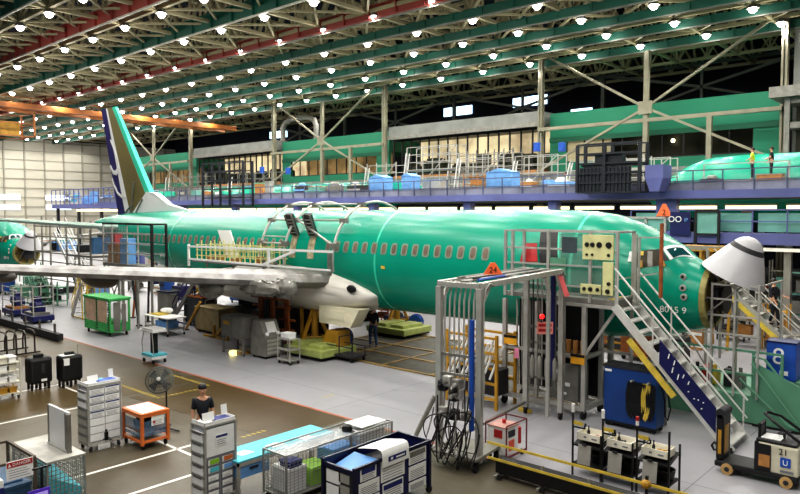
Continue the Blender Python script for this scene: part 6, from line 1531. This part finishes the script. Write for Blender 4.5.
q = G(41,490,.75); tp = T('t_handle_pole', 'black T-shaped handle pole between the danger cart and the mesh cage', 'pole', q.x+.05, q.y, 0)
part('pole', MB().bar((0,0,.02),(0,0,1.17),.035), M_black, tp); part('crossbar', MB().bar((0,-.16,1.18),(0,.16,1.18),.03), M_black, tp); part('base', MB().box(-.15,.15,-.15,.15,0,.03), M_black, tp)
q = G(36,489,.95); ts = T('tablet_screen', 'purple glowing tablet screen at the bottom left edge', 'screen', q.x+.15, q.y-.02, 0)
part('bezel', MB().box(-.02,.0,-.17,.2,.74,.99), M_purple, ts, bev=.01); part('display', MB().box(.0,.004,-.13,.16,.76,.93), mat('screen_lilac', (170,150,220), .4, emit=.4), ts); part('stand', MB().bar((-.03,.0,.0),(-.03,.0,.8),.03).box(-.15,.1,-.12,.12,0,.02), M_black, ts)
q = G(3,478,1.0); wp = T('white_panel_cart', 'white panel with a purple band cut off by the bottom left edge', 'cart', q.x, q.y-.2, 0)
part('panel', MB().box(-.3,.1,-.6,.18,.3,1.0), M_white, wp, bev=.02); part('band', MB().box(.1,.11,-.6,.18,.72,.86), M_inkbl, wp); part('leg', MB().box(-.25,-.2,.1,.15,0,.3).box(0,.05,.1,.15,0,.3).box(-.25,-.2,-.5,-.45,0,.3).box(0,.05,-.5,-.45,0,.3), M_alu, wp)
# white bin shelving and hoop rack at the far left
q = G(21,398); sh = T('bin_shelf', 'pale shelving trolley crowded with white tubs at the left edge', 'shelf', q.x-.3, q.y-.45, 0)
mb = MB()
for a_ in (-.3,.3):
    for b_ in (-.95,.45): mb.bar((a_,b_,.08),(a_,b_,1.25),.035)
part('frame', mb, mat('shelf_cream', (198,194,178), .5), sh)
for z in (.2,.55,.9,1.15): part('shelf', MB().box(-.3,.3,-.95,.45,z-.02,z), mat('shelf_cream', (198,194,178), .5), sh)
casters(sh, (-.26,.26), (-.9,.4), .05)
L = sh.location; wm = ['topmost','second','third','lowest']
for r in range(4):
    for c_ in range(5):
        m = M_ochre if r == 0 and c_ > 1 else (M_paper if (r+c_)%3 else mat('shelf_cream', (198,194,178), .5))
        one('tub', '%s tub on the %s shelf of the pale left edge trolley, %s from its left' % ('ochre' if m is M_ochre else 'pale', wm[3-r], ORD[c_]), 'tub', MB().box(-.2,.24,-.1,.1,0,.17).box(-.22,.26,-.12,.12,.14,.175), m, 'tubs on the pale trolley', x=L.x, y=L.y-.82+.27*c_, z=[.205,.555,.905,1.155][r])
q = G(34,352); hr = T('hoop_rack', 'dark tubular hoop rack on the brown floor at the left edge', 'rack', q.x, q.y, 0)
for i in range(6):
    y = -.1-i*.35; part('hoop', MB().path([(-.9,y,.05),(-.9,y,.5),(-.7,y,.85),(-.4,y,.95),(.2,y,.95),(.35,y,.85),(.38,y,.05)],.035,8), mat('bronze_dark', (52,42,32), .5), hr, smooth=True)
part('base_rail', MB().bar((-.9,-2.0,.06),(-.9,.1,.06),.06).bar((.38,-2.0,.06),(.38,.1,.06),.06).bar((-.7,-2.0,.5),(-.7,.1,.5),.04), mat('bronze_dark', (52,42,32), .5), hr)
q = G(12,330); ho = T('cable_trough', 'dark low barrier with small posts along the floor edge at the far left', 'barrier', q.x, 12.9, 0)
part('trough', MB().box(-8,5,-.12,.12,.05,.35), M_dark, ho); mb = MB()
for i in range(8): mb.bar((-7.5+1.7*i,0,.3),(-7.5+1.7*i,0,.75),.08)
part('post', mb, mat('post_grey', (70,66,60), .6), ho)
# ============================================================ PEOPLE
def skin_obj(name, J, E_, m, par, sub=2, root='pelvis', smooth=True):
    idx = {k_: i for i, k_ in enumerate(J)}
    me = bpy.data.meshes.new(name+'_src'); me.from_pydata([J[k_][0] for k_ in J], [(idx[a], idx[b]) for a, b in E_], [])
    o = bpy.data.objects.new(name+'_src', me); COL.objects.link(o)
    md = o.modifiers.new('s', 'SKIN'); md.use_smooth_shade = True
    for k_, i in idx.items():
        r = J[k_][1]; r = r if isinstance(r, tuple) else (r, r)
        me.skin_vertices[0].data[i].radius = r; me.skin_vertices[0].data[i].use_root = (k_ == root)
    sb = o.modifiers.new('u', 'SUBSURF'); sb.levels = sub; sb.render_levels = sub
    dg = bpy.context.evaluated_depsgraph_get(); nm = bpy.data.meshes.new_from_object(o.evaluated_get(dg)); nm.name = name
    bpy.data.objects.remove(o); nm.materials.clear(); nm.materials.append(m)
    ob = bpy.data.objects.new(name, nm); COL.objects.link(ob); ob.parent = par
    return ob
def person(label, loc, yaw, arms, legs, top, trousers, hairm=M_hair, sc_=1.0, long_sleeve=False, head_fwd=.02, fingers=True, lean=0.):
    """facing +X. arms: (shoulder->elbow, elbow->wrist) vectors for left(+y), right; legs: (hip->knee, knee->ankle)"""
    t = T('person', label, 'person', *loc, yaw); V = Vector
    pel = V((0,0,.95)); ch = V((lean,0,1.36)); nk = V((lean*1.3,0,1.50)); hd = V((lean*1.5+head_fwd,0,1.63))
    J = {'pelvis': (pel, (.145,.105)), 'waist': (V((lean*.4,0,1.12)), (.13,.10)), 'chest': (ch, (.155,.11)), 'neck0': (nk, (.055,.055)), 'neck1': (nk*.4+hd*.6-V((0,0,.02)), (.052,.055)), 'head': (hd+V((.0,0,-.01)), (.08,.09)), 'crown': (hd+V((-.005,0,.085)), (.075,.088))}
    E_ = [('pelvis','waist'),('waist','chest'),('chest','neck0'),('neck0','neck1'),('neck1','head'),('head','crown')]
    S_ = {}; SE = []; Tn = {}; TE = []
    for s, sd in ((1,'l'),(-1,'r')):
        sh_ = ch+V((0,.168*s,.055)); a1, a2 = arms[0 if s > 0 else 1]; el = sh_+V(a1); wr = el+V(a2); hv = V(a2).normalized()
        J['sh'+sd] = (sh_, .058); J['ua'+sd] = (sh_*.5+el*.5, .05); J['el'+sd] = (el, .042); J['fa'+sd] = (el*.6+wr*.4, .04); J['wr'+sd] = (wr, (.028,.024)); J['pa'+sd] = (wr+hv*.06, (.036,.018))
        E_ += [('chest','sh'+sd),('sh'+sd,'ua'+sd),('ua'+sd,'el'+sd),('el'+sd,'fa'+sd),('fa'+sd,'wr'+sd),('wr'+sd,'pa'+sd)]
        if fingers:
            side = hv.cross(V((0,s,0)))
            side = V((1,0,0)) if side.length < .3 else side.normalized()
            curl = V((0,-s,0))
            for fi, (off, ln) in enumerate(((-.028,.06),(-.01,.075),(.01,.07),(.028,.062))):
                b = wr+hv*.09+side*(-off); m_ = b+hv*ln*.55+curl*.006; e = m_+hv*ln*.4+curl*.02
                J['f%d%s' % (fi,sd)] = (b, .0095); J['g%d%s' % (fi,sd)] = (m_, .009); J['h%d%s' % (fi,sd)] = (e, .008)
                E_ += [('pa'+sd,'f%d%s' % (fi,sd)),('f%d%s' % (fi,sd),'g%d%s' % (fi,sd)),('g%d%s' % (fi,sd),'h%d%s' % (fi,sd))]
            J['t0'+sd] = (wr+hv*.035+side*.035, .011); J['t1'+sd] = (wr+hv*.075+side*.055+curl*.01, .0095); E_ += [('wr'+sd,'t0'+sd),('t0'+sd,'t1'+sd)]
        hp_ = pel+V((0,.09*s,-.04)); l1, l2 = legs[0 if s > 0 else 1]; kn = hp_+V(l1); an = kn+V(l2)
        J['hp'+sd] = (hp_, .088); J['th'+sd] = (hp_*.5+kn*.5, .078); J['kn'+sd] = (kn, .056); J['ca'+sd] = (kn*.65+an*.35, .055); J['an'+sd] = (an, .038)
        J['to'+sd] = (an+V((.13,0,-.045)), (.04,.028)); E_ += [('pelvis','hp'+sd),('hp'+sd,'th'+sd),('th'+sd,'kn'+sd),('kn'+sd,'ca'+sd),('ca'+sd,'an'+sd),('an'+sd,'to'+sd)]
    body = skin_obj('body', J, E_, M_skin, t)
    g = .016
    add = lambda r: tuple(x+g for x in r) if isinstance(r, tuple) else r+g
    names = ['pelvis','waist','chest','neck0','shl','ual','shr','uar']+(['ell','fal','elr','far'] if long_sleeve else [])
    SJ = {n_: (J[n_][0], add(J[n_][1])) for n_ in names}; SJ['neck0'] = (J['neck0'][0]-V((0,0,.02)), (.082,.08))
    SE = [e for e in E_ if e[0] in SJ and e[1] in SJ]
    if not long_sleeve:
        for sd in 'lr': SJ['slv'+sd] = (J['ua'+sd][0]*.5+J['el'+sd][0]*.5, .058); SE.append(('ua'+sd,'slv'+sd))
    skin_obj('shirt', SJ, SE, top, t)
    names = ['pelvis','hpl','thl','knl','cal','hpr','thr','knr','car']; g = .012
    TJ = {n_: (J[n_][0], add(J[n_][1])) for n_ in names}; TE = [e for e in E_ if e[0] in TJ and e[1] in TJ]
    for sd in 'lr': TJ['an2'+sd] = (J['an'+sd][0]+V((0,0,.02)), .056); TE.append(('ca'+sd,'an2'+sd))
    TJ['wa'] = (V((0,0,1.02)), (.145,.11)); TE.append(('pelvis','wa'))
    skin_obj('trousers', TJ, TE, trousers, t)
    for sd in 'lr':
        a_ = J['an'+sd][0]; part('shoe', MB().sph(a_+V((.06,0,-.045)), .06, 12, 8, 2.1, .85, .75), M_black, t, smooth=True)
    part('hair', MB().sph(hd+V((-.036,0,.07)), .108, 14, 10, .98, .93, .92), hairm, t, smooth=True)
    mb = MB()
    for s in (-1,1): mb.sph(hd+V((.096,.03*s,.03)), .012, 8, 6)
    part('eyes', mb, M_black, t)
    part('nose', MB().sph(hd+V((.105,0,.0)), .016, 8, 6, 1,.8,1.6), M_skin, body, smooth=True); part('mouth', MB().sph(hd+V((.09,0,-.045)), .02, 8, 6, .5,1.1,.35), mat('lips', (150,84,76), .6), t, smooth=True)
    for s in (-1,1): part('ear', MB().sph(hd+V((-.005,.09*s,.02)), .022, 8, 6, .8,.5,1.3), M_skin, body, smooth=True)
    t.scale = (sc_,)*3
    return t
stand = (((0,0,-.44),(0,0,-.44)),((0,0,-.44),(0,0,-.44)))
q = G(203.5, 461)
person('person in a black t-shirt standing behind the near tall white cart, arms down', (q.x, q.y, 0), math.atan2(-q.y, -q.x)+.05, (((.03,.05,-.28),(.06,.0,-.25)),((.03,-.05,-.28),(.06,.0,-.25))), stand, M_shirtb, M_pdark, sc_=1.02)
q = G(373, 347)
person('person in dark jacket and blue jeans walking under the belly', (q.x, q.y, .012), math.radians(150), (((.12,.04,-.25),(.24,-.03,.02)),((-.05,-.04,-.27),(.1,0,-.24))), (((.14,0,-.42),(-.04,0,-.44)),((-.1,0,-.43),(-.16,0,-.41))), M_shirtb, M_jeans, long_sleeve=True)
stp = Vector((-6.62, 28.05, 1.5))
person('person in black walking down the silver stair beyond the nose', (stp.x, stp.y, stp.z+.12), math.radians(-20), (((.1,.06,-.25),(.24,.0,-.06)),((.05,-.05,-.27),(.16,0,-.2))), (((.12,0,-.42),(.06,0,-.5)),((.05,0,-.43),(-.12,0,-.34))), M_shirtb, M_shirtb, long_sleeve=True, sc_=.98)
for (px, py, m, l) in ((752,172,M_hivis,'small figure in a yellow-green vest on the raised fuselage stand at right'),(771,173,M_shirtb,'small figure in black beside the one in the yellow-green vest'),(566,160,M_hivis,'small figure near the blue pads by the right green offices')):
    p = AY(px, py+4, 43.3); person(l, (p.x, 43.3, 6.76 if px < 600 else 7.7), math.radians(200), (((.1,.04,-.25),(.2,0,-.1)),((.05,-.04,-.27),(.1,0,-.24))), stand, m, M_pdark, fingers=False)
one('fuselage_stand', 'grey work stand in front of the raised right hand fuselage, two figures on it', 'stand', MB().box(-14,-9.5,42.7,43.9,7.55,7.69).bar((-14,42.8,6.9),(-14,42.8,8.6),.08).bar((-9.5,42.8,6.9),(-9.5,42.8,8.6),.08).bar((-14,42.7,8.6),(-9.5,42.7,8.6),.06).bar((-14,43.8,6.75),(-14,43.8,7.6),.08).bar((-9.5,43.8,6.75),(-9.5,43.8,7.6),.08), M_alu)
# ============================================================ camera, world
cam = bpy.data.cameras.new('camera'); cam.sensor_width = 36; cam.lens = FPX/800*36; cam.clip_end = 400
co = bpy.data.objects.new('camera', cam); COL.objects.link(co); co.location = (0, 0, H)
d = VD*math.cos(TILT)+Vector((0,0,-math.sin(TILT)))
co.rotation_euler = d.to_track_quat('-Z', 'Y').to_euler(); sc.camera = co
w = bpy.data.worlds.new('world'); sc.world = w; w.use_nodes = True
w.node_tree.nodes['Background'].inputs['Color'].default_value = (.75,.85,1,1)
w.node_tree.nodes['Background'].inputs['Strength'].default_value = .18
# roof lattice is brightened by the fill points added at the lamps
sc.view_settings.view_transform = 'Standard'; sc.view_settings.exposure = 0.0
try: sc.view_settings.look = 'Medium High Contrast'
except Exception: pass
sc.cycles.use_denoising = True; sc.cycles.max_bounces = 6; sc.cycles.diffuse_bounces = 3; sc.cycles.glossy_bounces = 3; sc.cycles.transparent_max_bounces = 6
sc.cycles.sample_clamp_indirect = 6
